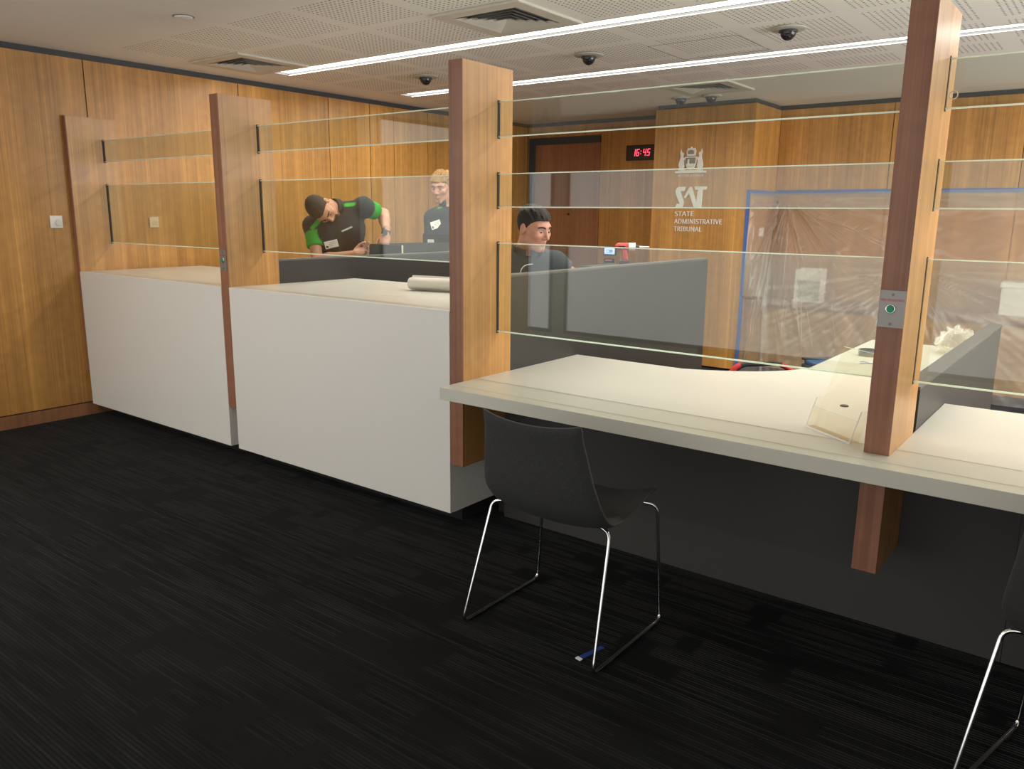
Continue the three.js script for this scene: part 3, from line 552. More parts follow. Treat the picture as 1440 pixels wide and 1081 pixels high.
{ // tool bag on the floor behind the desk
  const t = thing('tool_bag', 'open black tool bag with red ends behind the desk', 'tool bag', [4.05, 0, -2.78]); t.rotation.y = 0.72;
  const blk = std(0x1c1c1e, 0.8), red = std(0xc22a26, 0.6);
  local(t, 'bag_body', new RoundedBoxGeometry(0.52, 0.40, 0.26, 3, 0.03).translate(0, 0.20, 0), blk);
  for (const x of [-0.262, 0.262]) local(t, 'end_panel', new RoundedBoxGeometry(0.02, 0.30, 0.22, 2, 0.008).translate(x, 0.25, 0), red, 'red end panel');
  local(t, 'handle', polyTube([V(-0.24, 0.40, 0.02), V(-0.20, 0.475, 0.02), V(0.12, 0.485, 0.02), V(0.2, 0.40, 0.02)], 0.015, 0.07, 10), blk);
  local(t, 'handle_grip', polyTube([V(-0.262, 0.41, 0.02), V(-0.215, 0.462, 0.02), V(-0.19, 0.472, 0.02)], 0.02, 0.02, 10), red, 'red handle end');
  local(t, 'handle_grip', polyTube([V(0.10, 0.476, 0.02), V(0.15, 0.455, 0.02), V(0.19, 0.415, 0.02)], 0.02, 0.02, 10), red, 'red handle end'); }
{ const t = thing('parts_organiser', 'blue and black plastic parts case behind the desk', 'tool case', [4.39, 0, -3.09]); t.rotation.y = 0.72;
  local(t, 'case', new RoundedBoxGeometry(0.30, 0.46, 0.24, 2, 0.015).translate(0, 0.23, 0), std(0x25282d, 0.5));
  local(t, 'lid', new RoundedBoxGeometry(0.27, 0.03, 0.21, 2, 0.01).translate(0, 0.475, 0), std(0x3c5f8f, 0.35), 'blue lid');
  local(t, 'rim', new RoundedBoxGeometry(0.30, 0.016, 0.04, 1, 0.006).translate(0, 0.495, -0.1), std(0x1b1c1e, 0.5)); }
// crumpled clear plastic at the end of the return wing
const filmMat = std(0xf6f4f0, 0.3, { transmission: 0.86, thickness: 0, ior: 1.5, side: THREE.DoubleSide });
{ const t = thing('crumpled_plastic', 'crumpled ball of clear plastic film at the end of the return wing', 'plastic', [5.26, HD, -2.40]);
  const g = new THREE.IcosahedronGeometry(1, 24), p = g.attributes.position, q = V();
  for (let i = 0; i < p.count; i++) { q.fromBufferAttribute(p, i); const r = 0.62 + 0.55 * Math.abs(vnoise(q.x * 4 + 9, q.y * 4 + q.z * 5 + 7) - 0.5) * 2 + 0.28 * Math.abs(vnoise(q.x * 11 + 3, q.z * 11 + q.y * 9) - 0.5) * 2; p.setXYZ(i, q.x * r * 0.085, q.y * r * 0.075 + 0.062, q.z * r * 0.15); if (p.getY(i) < 0.003) p.setY(i, 0.003); }
  g.computeVertexNormals(); local(t, 'film', g, std(0xfaf8f2, 0.14, { transmission: 0.85, thickness: 0, ior: 1.5 })); }

// ---------------------------------------------------------------- the sheeted joinery beside the pier
{ const t = thing('joinery_cabinet', 'low veneer cabinet with ledge under the plastic sheet', 'cabinet', [4.3, 0, -5.13]);
  const fz = -4.865, top = 0.70;
  part(t, 'carcass', bx(3.083, 6.6, 0.06, top - 0.045, ZB + 0.001, fz - 0.018), blackGap);
  part(t, 'plinth', bx(3.083, 6.6, 0, 0.06, ZB + 0.001, fz - 0.05), plinthMat);
  part(t, 'ledge', bx(3.083, 6.6, top - 0.044, top, ZB + 0.001, fz + 0.02, { swap: true }), skirtWood, 'reddish timber ledge');
  const js = [3.083, 3.555, 4.08, 4.6, 5.12, 5.64, 6.16, 6.6];
  for (let i = 0; i < js.length - 1; i++) part(t, 'door', bx(js[i] + 0.002, js[i + 1] - 0.002, 0.065, top - 0.05, fz - 0.018, fz, { du: i * 0.29 }), veneer); }
{ const t = thing('paper_tray', 'white upright tray standing on the ledge under plastic', 'tray', [3.585, 0.70, -5.2]);
  part(t, 'back', bx(3.462, 3.708, 0.7, 1.012, -5.21, -5.20), plasticWhite);
  part(t, 'shelf', bx(3.462, 3.708, 0.70, 0.708, -5.20, -5.05), plasticWhite);
  for (const y of [0.80, 0.90]) part(t, 'shelf', bx(3.47, 3.70, y, y + 0.006, -5.1995, -5.08), plasticWhite);
  for (const x of [3.462, 3.70]) part(t, 'side', bx(x, x + 0.008, 0.708, 1.0, -5.1995, -5.06), plasticWhite); }
{ const t = thing('white_carton', 'white carton on the ledge under the sheet past the post', 'box', [5.35, 0.70, -5.26]);
  part(t, 'carton', bx(5.16, 5.55, 0.70, 0.93, -5.40, -5.12, { r: 0.004 }), plasticWhite); part(t, 'lid', bx(5.15, 5.56, 0.9305, 0.975, -5.41, -5.11, { r: 0.004 }), plasticWhite); }
{ const t = thing('power_outlet', 'white power outlet on the side of the pier', 'outlet', [3.08, 1.30, -5.1]); part(t, 'plate', bx(3.0805, 3.089, 1.30, 1.385, -5.155, -5.045, { r: 0.002 }), plasticWhite); part(t, 'switch', bx(3.0892, 3.092, 1.35, 1.365, -5.12, -5.08), std(0xd9d5cc, 0.4)); }
const tapeBlue = std(0x4a68a8, 0.65);
{ // the sheet: taped along the top and down the pier edge, drawn into folds from the inner corner, over the ledge to the floor
  const t = thing('plastic_sheet', 'clear plastic dust sheet taped with blue tape over the cabinet', 'plastic sheet', [4.3, 0, -4.9]);
  const topLine = (s) => s < 0.16 ? V(3.088 + 0.012 * s / 0.16, 1.705 + 0.012 * s / 0.16, lerp(-4.752, -5.408, s / 0.16)) : V(lerp(3.1, 6.4, (s - 0.16) / 0.84), lerp(1.717, 1.755, (s - 0.16) / 0.84), -5.408);
  const NS = 300, NT = 110, pos = [], uvs = [], idx = [];
  const gather = [[3.16, 1.72, 1.0], [4.52, 1.05, 0.8]];
  const sheetAt = (s, v) => {
    const a = topLine(s);
    const bxx = s < 0.16 ? lerp(3.06, 3.30, s / 0.16) : lerp(3.30, 6.4, (s - 0.16) / 0.84);
    // fall from the wall to the ledge nosing, then straight down
    const yl = 0.735, zl = -4.825; let x, y, z;
    const k = 0.62;
    if (v < k) { const w = v / k; x = lerp(a.x, bxx, w * 0.8); y = lerp(a.y, yl, w); z = lerp(a.z, Math.max(zl, lerp(-4.752, zl, Math.min(1, s / 0.16))), Math.pow(w, lerp(1.15, 1.7, sstep(0.1, 0.5, s)))); }
    else { const w = (v - k) / (1 - k); x = lerp(lerp(a.x, bxx, 0.8), bxx, w); y = lerp(yl, 0.012, w); z = zl + 0.05 * w + 0.02; if (w < 0.06) z = lerp(zl, z, w / 0.06); }
    // folds: ridges that run out from the gathers
    let f = 0;
    gather.forEach(([gx, gy, amp], q) => {
      const dx = x - gx, dy = gy - y, r = Math.hypot(dx, dy) + 0.02; if (q === 1 && dy < -0.02) return;
      const an = Math.atan2(dx, dy), fall = amp * Math.min(1, r / 0.35) * Math.exp(-r / 1.5);
      const n = vnoise((an + 4) * 7 + q * 31, r * 0.5 + 3) * 0.5 + vnoise((an + 4) * 19 + q * 11, r * 0.7 + 5) * 0.35 + vnoise((an + 4) * 44 + 3, r * 1.1 + 9) * 0.15;
      f += fall * (1 - Math.abs(2 * n - 1) * 1.8) * 0.07;
    });
    f += 0.010 * (vnoise(x * 9 + 40, y * 22 + 8) - 0.5) + 0.006 * (vnoise(x * 25 + 11, y * 50 + 3) - 0.5);
    f = Math.max(f, -0.012) * sstep(0, 0.05, v) * sstep(0, 0.02, s) + 0.004;
    const side = s < 0.16 ? 1 : 0;
    z += f * (side ? 0.4 : 1); x += f * (side ? 0.8 : 0.1);
    return V(x, y, z);
  };
  for (let j = 0; j <= NT; j++) for (let i = 0; i <= NS; i++) { const p = sheetAt(i / NS, j / NT); pos.push(p.x, p.y, p.z); uvs.push(p.x, p.y); }
  for (let j = 0; j < NT; j++) for (let i = 0; i < NS; i++) { const k = j * (NS + 1) + i; idx.push(k, k + NS + 1, k + 1, k + 1, k + NS + 1, k + NS + 2); }
  const g = new THREE.BufferGeometry(); g.setAttribute('position', new THREE.Float32BufferAttribute(pos, 3)); g.setAttribute('uv', new THREE.Float32BufferAttribute(uvs, 2)); g.setIndex(idx); g.computeVertexNormals();
  const film = part(t, 'film', g, filmMat, 'thin clear film with drawn folds');
  // pleats: narrow doubled-over ridges that fan out from the gathers
  const pleats = [];
  const pleat = (s0, v0, s1, v1, w, sag) => {
    const n = 26, pp = [], ii = [];
    for (let k = 0; k <= n; k++) {
      const q = k / n, sx = lerp(s0, s1, q), vx = lerp(v0, v1, q) + sag * q * (1 - q), c = sheetAt(sx, vx), e = sheetAt(Math.min(1, sx + 0.004), vx), tan = e.sub(c).setY(0).normalize(), hw = w * (0.35 + 0.65 * Math.sin(Math.PI * Math.min(1, q + 0.12)));
      const l = c.clone().addScaledVector(tan, -hw), r = c.clone().addScaledVector(tan, hw), m = c.clone().add(V(0.002, 0, hw * 1.9));
      for (const p of [l, m, r]) pp.push(p.x, p.y, p.z + 0.002);
      if (k) { const b = (k - 1) * 3; ii.push(b, b + 3, b + 1, b + 1, b + 3, b + 4, b + 1, b + 4, b + 2, b + 2, b + 4, b + 5); }
    }
    const g2 = new THREE.BufferGeometry(); g2.setAttribute('position', new THREE.Float32BufferAttribute(pp, 3)); g2.setIndex(ii); g2.computeVertexNormals(); pleats.push(g2);
  };
  for (let k = 0; k < 20; k++) { const q = k / 19; pleat(0.165 + 0.05 * q + rr(-0.01, 0.01), 0.03 + 0.1 * rnd(), lerp(0.04, 0.52, q * q * 0.6 + q * 0.4) + rr(-0.02, 0.02), lerp(0.97, 0.35, q) * rr(0.7, 1), rr(0.004, 0.014), rr(-0.05, 0.1)); }
  for (let k = 0; k < 9; k++) { const q = k / 8; pleat(0.47 + rr(-0.004, 0.01), 0.42, lerp(0.42, 0.74, q), lerp(0.8, 0.6, q), rr(0.004, 0.012), rr(-0.03, 0.03)); }
  for (let k = 0; k < 8; k++) { const a = rr(0.14, 0.36); pleat(a, rr(0.5, 0.62), a + rr(-0.03, 0.06), rr(0.85, 0.99), rr(0.003, 0.007), 0.02); }
  for (let k = 0; k < 12; k++) { const a = rr(0.3, 0.75), b = rr(0.04, 0.4); pleat(a, b, a + rr(0.06, 0.14), b + rr(-0.03, 0.05), rr(0.002, 0.004), rr(-0.05, 0.05)); }
  part(film, 'pleats', mergeGeometries(pleats), filmMat, 'doubled pleats drawn in the film').userData.kind = 'stuff';
  part(film, 'tape', bx(3.0815, 3.0845, 1.695, 1.735, -5.405, -4.77), tapeBlue, 'blue masking tape');
  part(film, 'tape', bx(3.09, 6.4, 1.71, 1.75, ZB + 0.0005, ZB + 0.004), tapeBlue, 'blue masking tape');
  part(film, 'tape', bx(3.045, 3.083, 0.4, 1.735, -4.7595, -4.7565), tapeBlue, 'blue masking tape');
  const lo = bx(-0.018, 0.018, 0.02, 0.42, -0.0015, 0.0015); lo.rotateZ(-0.03); lo.translate(3.055, 0, -4.752); part(film, 'tape', lo, tapeBlue, 'blue masking tape');
}

// ---------------------------------------------------------------- work in progress behind the counters
const blackBoard = std(0x33332f, 0.5), rawEdge = std(0xd8cfb4, 0.7);
{ const t = thing('staff_cabinet', 'black cabinet behind the divider between the counters', 'cabinet', [1.6, 0, -1.75]);
  part(t, 'body', bx(1.41, 1.79, 0, 1.16, -2.06, -1.46), blackBoard); part(t, 'top', bx(1.40, 1.795, 1.1605, 1.18, -2.07, -1.45), darkPanel); }
{ // tray of black boards with pale raw edges, lying on the cabinet
  const x0 = 1.425, x1 = 1.775, z0 = -2.035, z1 = -1.495, y0 = 1.181, yt = 1.258, h = 0.016, e = 0.003;
  const t = thing('board_tray', 'open black board tray with pale raw edge on the cabinet', 'tray', [(x0 + x1) / 2, y0, (z0 + z1) / 2]);
  part(t, 'base', bx(x0, x1, y0, y0 + 0.012, z0, z1), blackBoard);
  part(t, 'board', bx(x0 + e, x1 - e, y0 + 0.012, yt, z1 - h, z1), blackBoard);
  part(t, 'board', bx(x0, x1, y0 + 0.012, yt, z0, z0 + h), blackBoard);
  part(t, 'board', bx(x0, x0 + h, y0 + 0.012, yt, z0 + h, z1 - h), blackBoard);
  part(t, 'board', bx(x1 - h, x1, y0 + 0.012, yt + 0.012, z0 + h, z1 - h), blackBoard);
  part(t, 'raw_edge', bx(x1 - 0.004, x1 + 0.001, y0 + 0.012, yt + 0.001, z1 - 0.012, z1 + 0.003), rawEdge, 'pale raw board edge');
  part(t, 'raw_edge', bx(x0 - 0.004, x0 + e, y0 + 0.012, yt, z1 - 0.012, z1 + 0.003), rawEdge, 'pale raw board edge'); }
{ const t = thing('upright_board', 'dark board standing upright in front of the blond man', 'board', [1.62, 1.181, -2.06]);
  part(t, 'board', bx(1.455, 1.79, 1.181, 1.326, -2.066, -2.046), darkPanel); }
{ const c = V(1.56, 0, -1.91), t = thing('tape_dispenser', 'small white block lying on the tray behind the raw edge', 'block', [c.x, 1.2585, -2.027]); part(t, 'block', bx(c.x - 0.03, c.x + 0.03, 1.2585, 1.285, -2.036, -2.02, { r: 0.004 }), plasticWhite); }
{ // cordless drill standing on its battery
  const c = at(880, 357, 5.5);
  const k = thing('work_box', 'tall black work box behind the desk divider', 'box', [c.x, 0, c.z]); part(k, 'body', bx(c.x - 0.22, c.x + 0.2, 0, c.y - 0.097, c.z - 0.2, c.z + 0.2, { r: 0.008 }), blackBoard);
  part(k, 'lid', bx(c.x - 0.23, c.x + 0.21, c.y - 0.0965, c.y - 0.082, c.z - 0.21, c.z + 0.21, { r: 0.004 }), charcoal);
  const t = thing('cordless_drill', 'red and white cordless drill standing on its battery', 'drill', [c.x, c.y - 0.082, c.z]); t.rotation.y = 0.55; t.scale.setScalar(0.9);
  const red = std(0xc23a34, 0.45), wht = std(0xefe9dc, 0.4), dk = std(0x3a3438, 0.5);
  local(t, 'battery', new RoundedBoxGeometry(0.075, 0.045, 0.065, 2, 0.008).translate(-0.01, 0.0225, 0), dk);
  const grip = new RoundedBoxGeometry(0.042, 0.09, 0.034, 3, 0.012); grip.rotateZ(0.16); grip.translate(-0.008, 0.085, 0); local(t, 'grip', grip, red);
  const body = new THREE.CapsuleGeometry(0.029, 0.07, 8, 20); body.rotateZ(Math.PI / 2); body.translate(-0.02, 0.146, 0); local(t, 'motor_body', body, red);
  const band = new RoundedBoxGeometry(0.05, 0.014, 0.062, 2, 0.004).translate(-0.035, 0.146, 0); local(t, 'side_badge', band, std(0x2a2023, 0.5));
  const gear = new THREE.CylinderGeometry(0.0285, 0.031, 0.05, 24); gear.rotateZ(Math.PI / 2); gear.translate(0.045, 0.146, 0); local(t, 'gear_housing', gear, wht);
  const chuck = new THREE.CylinderGeometry(0.012, 0.02, 0.03, 20); chuck.rotateZ(-Math.PI / 2); chuck.translate(0.085, 0.146, 0); local(t, 'chuck', chuck, dk);
  const bit = new THREE.CylinderGeometry(0.004, 0.007, 0.075, 12); bit.rotateZ(-Math.PI / 2); bit.translate(0.137, 0.146, 0); local(t, 'nozzle', bit, wht);
  local(t, 'trigger', new RoundedBoxGeometry(0.014, 0.025, 0.018, 2, 0.004).translate(0.018, 0.108, 0), red); }

// ---------------------------------------------------------------- people
function nets(f, lo, hi, c) {                             // surface nets: the zero surface of a distance field
  const nx = Math.ceil((hi.x - lo.x) / c) + 1, ny = Math.ceil((hi.y - lo.y) / c) + 1, nz = Math.ceil((hi.z - lo.z) / c) + 1;
  const val = new Float32Array(nx * ny * nz), id = new Int32Array(nx * ny * nz).fill(-1), pos = [], idx = [], p = V();
  const I = (i, j, k) => (k * ny + j) * nx + i;
  for (let k = 0; k < nz; k++) for (let j = 0; j < ny; j++) for (let i = 0; i < nx; i++) val[I(i, j, k)] = f(p.set(lo.x + i * c, lo.y + j * c, lo.z + k * c));
  const E = [[0, 1], [2, 3], [4, 5], [6, 7], [0, 2], [1, 3], [4, 6], [5, 7], [0, 4], [1, 5], [2, 6], [3, 7]];
  for (let k = 0; k < nz - 1; k++) for (let j = 0; j < ny - 1; j++) for (let i = 0; i < nx - 1; i++) {
    const v = []; let m = 0; for (let q = 0; q < 8; q++) { v[q] = val[I(i + (q & 1), j + ((q >> 1) & 1), k + (q >> 2))]; if (v[q] < 0) m |= 1 << q; }
    if (m === 0 || m === 255) continue;
    let x = 0, y = 0, z = 0, n = 0;
    for (const [a, b] of E) if ((v[a] < 0) !== (v[b] < 0)) { const t = v[a] / (v[a] - v[b]); x += lerp(a & 1, b & 1, t); y += lerp((a >> 1) & 1, (b >> 1) & 1, t); z += lerp(a >> 2, b >> 2, t); n++; }
    id[I(i, j, k)] = pos.length / 3; pos.push(lo.x + (i + x / n) * c, lo.y + (j + y / n) * c, lo.z + (k + z / n) * c);
  }
  const quad = (a, b, d, e, flip) => { if (a < 0 || b < 0 || d < 0 || e < 0) return; flip ? idx.push(a, d, b, a, e, d) : idx.push(a, b, d, a, d, e); };
  for (let k = 1; k < nz - 1; k++) for (let j = 1; j < ny - 1; j++) for (let i = 1; i < nx - 1; i++) {
    const s = val[I(i, j, k)] < 0;
    if (s !== (val[I(i + 1, j, k)] < 0)) quad(id[I(i, j - 1, k - 1)], id[I(i, j, k - 1)], id[I(i, j, k)], id[I(i, j - 1, k)], !s);
    if (s !== (val[I(i, j + 1, k)] < 0)) quad(id[I(i - 1, j, k - 1)], id[I(i - 1, j, k)], id[I(i, j, k)], id[I(i, j, k - 1)], !s);
    if (s !== (val[I(i, j, k + 1)] < 0)) quad(id[I(i - 1, j - 1, k)], id[I(i, j - 1, k)], id[I(i, j, k)], id[I(i - 1, j, k)], !s);
  }
  const g = new THREE.BufferGeometry(); g.setAttribute('position', new THREE.Float32BufferAttribute(pos, 3)); g.setIndex(idx); g.computeVertexNormals(); return g;
}
const smin = (a, b, k) => { const h = Math.max(k - Math.abs(a - b), 0) / k; return Math.min(a, b) - h * h * k * 0.25; };
const smax = (a, b, k) => -smin(-a, -b, k);
function cone(p, a, b, ra, rb) { const bx_ = b.x - a.x, by = b.y - a.y, bz = b.z - a.z, px = p.x - a.x, py = p.y - a.y, pz = p.z - a.z; const h = clamp((px * bx_ + py * by + pz * bz) / (bx_ * bx_ + by * by + bz * bz), 0, 1); const x = px - bx_ * h, y = py - by * h, z = pz - bz * h; return Math.sqrt(x * x + y * y + z * z) - lerp(ra, rb, h); }
function ell(p, cx, cy, cz, rx, ry, rz) { const x = (p.x - cx) / rx, y = (p.y - cy) / ry, z = (p.z - cz) / rz, k = Math.sqrt(x * x + y * y + z * z); const x2 = x / rx, y2 = y / ry, z2 = z / rz, m = Math.sqrt(x2 * x2 + y2 * y2 + z2 * z2); return m < 1e-6 ? -Math.min(rx, ry, rz) : k * (k - 1) / m; }
// a flattened tapered limb: the distance is taken in a frame squashed along dir
function basis(fwd, up) { const z = fwd.clone().normalize(), x = up.clone().cross(z).normalize(), y = z.clone().cross(x); return new THREE.Matrix4().makeBasis(x, y, z); }
// head in its own axes: +z the face, +y the crown, origin between the ears
function headField(p) {
  let d = ell(p, 0, 0.032, -0.012, 0.075, 0.086, 0.097);
  d = smin(d, ell(p, 0, -0.022, 0.030, 0.060, 0.082, 0.066), 0.03);
  const ax = Math.abs(p.x), q = { x: ax, y: p.y, z: p.z };
  d = smin(d, cone(q, V(0.048, -0.058, 0.005), V(0.012, -0.098, 0.068), 0.022, 0.019), 0.03);   // jaw line to the chin
  d = smin(d, cone(q, V(0.0, 0.028, 0.088), V(0.045, 0.030, 0.068), 0.011, 0.010), 0.018);      // brow
  d = smin(d, ell(q, 0.043, -0.018, 0.062, 0.022, 0.020, 0.022), 0.02);                           // cheek bone
  d = smax(d, -(Math.hypot(q.x - 0.031, q.y - 0.008, q.z - 0.104) - 0.017), 0.012);              // eye socket
  d = smin(d, cone(p, V(0, 0.014, 0.090), V(0, -0.026, 0.112), 0.007, 0.0115), 0.012);           // nose
  d = smin(d, ell(q, 0.012, -0.031, 0.100, 0.009, 0.007, 0.010), 0.008);
  d = smin(d, cone(q, V(0, -0.055, 0.094), V(0.019, -0.058, 0.084), 0.0075, 0.004), 0.006);      // lips
  d = smin(d, cone(q, V(0, -0.066, 0.092), V(0.017, -0.063, 0.084), 0.0075, 0.004), 0.006);
  d = smax(d, -(cone(q, V(0, -0.0605, 0.103), V(0.022, -0.0605, 0.092), 0.0022, 0.002)), 0.003);
  d = smin(d, ell(q, 0.079, 0.000, -0.012, 0.010, 0.032, 0.019), 0.008);                          // ear
  d = smax(d, -(ell(q, 0.089, 0.002, -0.006, 0.006, 0.018, 0.010)), 0.004);
  d = smin(d, cone(p, V(0, -0.05, -0.022), V(0, -0.16, -0.045), 0.056, 0.060), 0.03);             // neck
  return d;
}
function hairField(style) {
  return (p) => {
    const n = vnoise(p.x * style.freq + 31, p.y * style.freq + p.z * style.freq * 0.7 + 17) - 0.5, n2 = vnoise(p.x * style.freq * 2.3 + 5, (p.y + p.z) * style.freq * 2.1 + 3) - 0.5;
    const topness = sstep(0.02, 0.1, p.y);
    let d = ell(p, 0, 0.034, -0.014, 0.077, 0.088, 0.099) - lerp(style.side, style.top, topness) - (n * 0.7 + n2 * 0.4) * style.rough * (0.3 + topness);
    const line = lerp(-0.048, style.brow, sstep(-0.05, 0.075, p.z)) + 0.25 * Math.max(0, Math.abs(p.x) - 0.045);   // hairline: low at the nape, above the brow in front
    const sideLine = Math.abs(p.x) > 0.05 && p.z > -0.03 && p.z < 0.03 ? -0.012 : -9;
    d = smax(d, (p.z > 0.03 ? Math.max(line, 0.04) : Math.max(line, sideLine)) - p.y, 0.006);
    return d;
  };
}
// hand in its own axes: wrist at the origin, fingers along +x, back of the hand +y, thumb on the +z side
function handField(curl, spread) {
  const bones = [];
  const L = [[0.043, 0.026, 0.021], [0.048, 0.03, 0.023], [0.045, 0.028, 0.022], [0.035, 0.021, 0.019]];
  [0.026, 0.009, -0.009, -0.026].forEach((z, i) => { let a = V(0.085 - Math.abs(i - 1) * 0.005, 0, z), th = -0.15; for (let k = 0; k < 3; k++) { th -= curl[k]; const b = a.clone().add(V(Math.cos(th), Math.sin(th), (1.3 - i) * spread).setLength(L[i][k])); bones.push([a, b, 0.0092 - k * 0.0009, 0.0084 - k * 0.0009]); a = b; } });
  const t0 = V(0.022, -0.004, 0.032), t1 = V(0.058, -0.014, 0.056), t2 = V(0.086, -0.022, 0.060), t3 = V(0.108, -0.026, 0.056);
  bones.push([t0, t1, 0.014, 0.011], [t1, t2, 0.0105, 0.0098], [t2, t3, 0.0096, 0.0085]);
  return (p) => {
    let d = ell(p, 0.05, 0, 0, 0.055, 0.016, 0.043);
    d = smin(d, cone(p, V(-0.05, 0, 0), V(0.02, 0, 0), 0.027, 0.025), 0.02);
    let e = 9; for (const [a, b, ra, rb] of bones) e = smin(e, cone(p, a, b, ra, rb), 0.003);
    return smin(d, e, 0.010);
  };
}
const skinMat = (hex) => std(hex, 0.55, { sheen: 0.1 });
function person(o) {
  const t = thing('person', o.label, 'person', [o.pelvis.x, 0, o.pelvis.z]);
  const J = o, mk = (f, pts, pad, c) => { const b = new THREE.Box3().setFromPoints(pts).expandByScalar(pad); return nets(f, b.min, b.max, c); };
  const strip_ = (g) => { g.deleteAttribute('uv'); return g.index ? g.toNonIndexed() : g; };
  const headM = basis(J.face, J.crown).setPosition(J.head), inv = headM.clone().invert(), q = V();
  const neckBase = J.neck;
  // skin: arms, neck and a torso core hidden by the clothes, head and hands on finer grids
  const core = (p) => {
    let d = cone(p, neckBase, J.chest, 0.055, 0.10); d = smin(d, cone(p, J.chest, J.pelvis, 0.11, 0.11), 0.05);
    for (const s of ['L', 'R']) {
      const sh = J['sh' + s], el = J['el' + s], wr = J['wr' + s];
      d = smin(d, cone(p, J.chest.clone().lerp(neckBase, 0.6), sh, 0.06, 0.055), 0.05);
      d = smin(d, cone(p, sh, el, 0.053, 0.041), 0.03); d = smin(d, cone(p, el, el.clone().lerp(wr, 0.35), 0.041, 0.042), 0.02); d = smin(d, cone(p, el.clone().lerp(wr, 0.35), wr, 0.042, 0.027), 0.02);
      d = smin(d, cone(p, J['hip' + s], J['kn' + s], 0.07, 0.05), 0.03); d = smin(d, cone(p, J['kn' + s], J['an' + s], 0.05, 0.035), 0.02);
    }
    const hn = V(0, -0.06, -0.03).applyMatrix4(headM); d = smin(d, cone(p, hn, neckBase, 0.054, 0.062), 0.03);
    return d;
  };
  const allPts = [J.pelvis, J.chest, neckBase, ...['L', 'R'].flatMap((s) => ['sh', 'el', 'wr', 'hip', 'kn', 'an'].map((k) => J[k + s]))];
  const gs = [strip_(mk(core, allPts, 0.14, 0.013))];
  const hg = nets(headField, V(-0.105, -0.15, -0.125), V(0.105, 0.135, 0.14), 0.0035); hg.applyMatrix4(headM); gs.push(strip_(hg));
  for (const s of ['L', 'R']) if (J['hand' + s]) {
    const h = J['hand' + s], m = new THREE.Matrix4(), x = h.dir.clone().normalize(), z0 = h.thumb.clone(), y = z0.clone().cross(x).normalize(), z = x.clone().cross(y); m.makeBasis(x, y, z).setPosition(J['wr' + s]);
    const g = nets(handField(h.curl, h.spread ?? 0.12), V(-0.07, -0.10, -0.07), V(0.21, 0.05, 0.09), 0.0036); g.applyMatrix4(m); gs.push(strip_(g));
  }
  part(t, 'body', mergeGeometries(gs), skinMat(o.skin));
  // eyes, lips and brows
  for (const s of [-1, 1]) {
    const e = new THREE.SphereGeometry(0.0118, 20, 14); e.translate(s * 0.031, 0.005, 0.0765); e.applyMatrix4(headM); const eye = part(t, 'eye', e, std(0xa89c92, 0.3));
    const ir = new THREE.SphereGeometry(0.0062, 14, 10); ir.scale(1, 1, 0.45); ir.translate(s * 0.031, 0.002, 0.0868); ir.applyMatrix4(headM); part(eye, 'iris', ir, std(0x33261c, 0.2));
    const br = tube([V(s * 0.014, 0.027, 0.0985), V(s * 0.032, 0.031, 0.0925), V(s * 0.052, 0.025, 0.0745)], 0.0042, 14, 6); br.applyMatrix4(headM); part(t, 'eyebrow', br, std(o.brow, 0.9));
  }
  const hair = nets(hairField(o.hair), V(-0.13, -0.09, -0.15), V(0.13, 0.19, 0.16), 0.0035); hair.applyMatrix4(headM); part(t, 'hair', hair, std(o.hairColor, 0.85, { bumpMap: null }));
  if (o.beard) { const b = nets((p) => smax(headField(p) - 0.0035, smax(p.y + 0.062, Math.abs(p.x) - 0.035, 0.01), 0.006), V(-0.06, -0.14, 0.03), V(0.06, -0.04, 0.12), 0.0035); b.applyMatrix4(headM); part(t, 'beard', b, std(o.hairColor, 0.9)); }
  // shirt
  const fwd = J.front.clone().normalize(), spine = neckBase.clone().sub(J.pelvis).normalize(), across = J.shL.clone().sub(J.shR).normalize();
  const wide = (p, c, r, flat) => { const dx = p.x - c.x, dy = p.y - c.y, dz = p.z - c.z; return r; };
  const torso = (p, inf) => {
    // two rows of capsules side by side make a chest wider than deep
    let d = 9;
    for (const s of [-1, 1]) {
      const off = across.clone().multiplyScalar(s * 0.075), c = J.chest.clone().add(off), pe = J.pelvis.clone().addScaledVector(across, s * 0.065), top = neckBase.clone().lerp(J.chest, 0.25).addScaledVector(across, s * 0.06);
      d = smin(d, cone(p, top, c, 0.075 + inf, 0.108 + inf), 0.06); d = smin(d, cone(p, c, pe, 0.108 + inf, 0.102 + inf), 0.06);
    }
    return d;
  };
  const tuck = {};
  for (const s of ['L', 'R']) tuck[s] = { cut: J['sh' + s].clone().lerp(J['el' + s], o.sleeve), dir: J['el' + s].clone().sub(J['sh' + s]).normalize() };
  const collarUp = neckBase.clone().addScaledVector(spine, 0.005);
  const neckDir = V(0, -0.06, -0.03).applyMatrix4(headM).sub(neckBase).normalize();
  const shirt = (p) => {
    let d = torso(p, 0.012);
    for (const s of ['L', 'R']) {
      const sh = J['sh' + s], c = tuck[s];
      d = smin(d, cone(p, J.chest.clone().lerp(neckBase, 0.62), sh, 0.078, 0.070), 0.05);
      const arm = Math.max(cone(p, sh, J['el' + s], 0.072, 0.060), q.subVectors(p, c.cut).dot(c.dir));
      d = smin(d, arm, 0.035);
    }
    // folds of the cloth
    d += 0.005 * (vnoise(p.x * 16 + 5, p.y * 9 + p.z * 16 + 2) - 0.5);
    // opening at the neck and hem at the hips
    const al = q.subVectors(p, collarUp).dot(neckDir), ra = Math.sqrt(Math.max(0, q.lengthSq() - al * al)); d = smax(d, -Math.max(0.012 - al, ra - 0.09), 0.01);
    d = smax(d, -(q.subVectors(p, J.pelvis).dot(spine) + 0.06), 0.01);
    return d;
  };
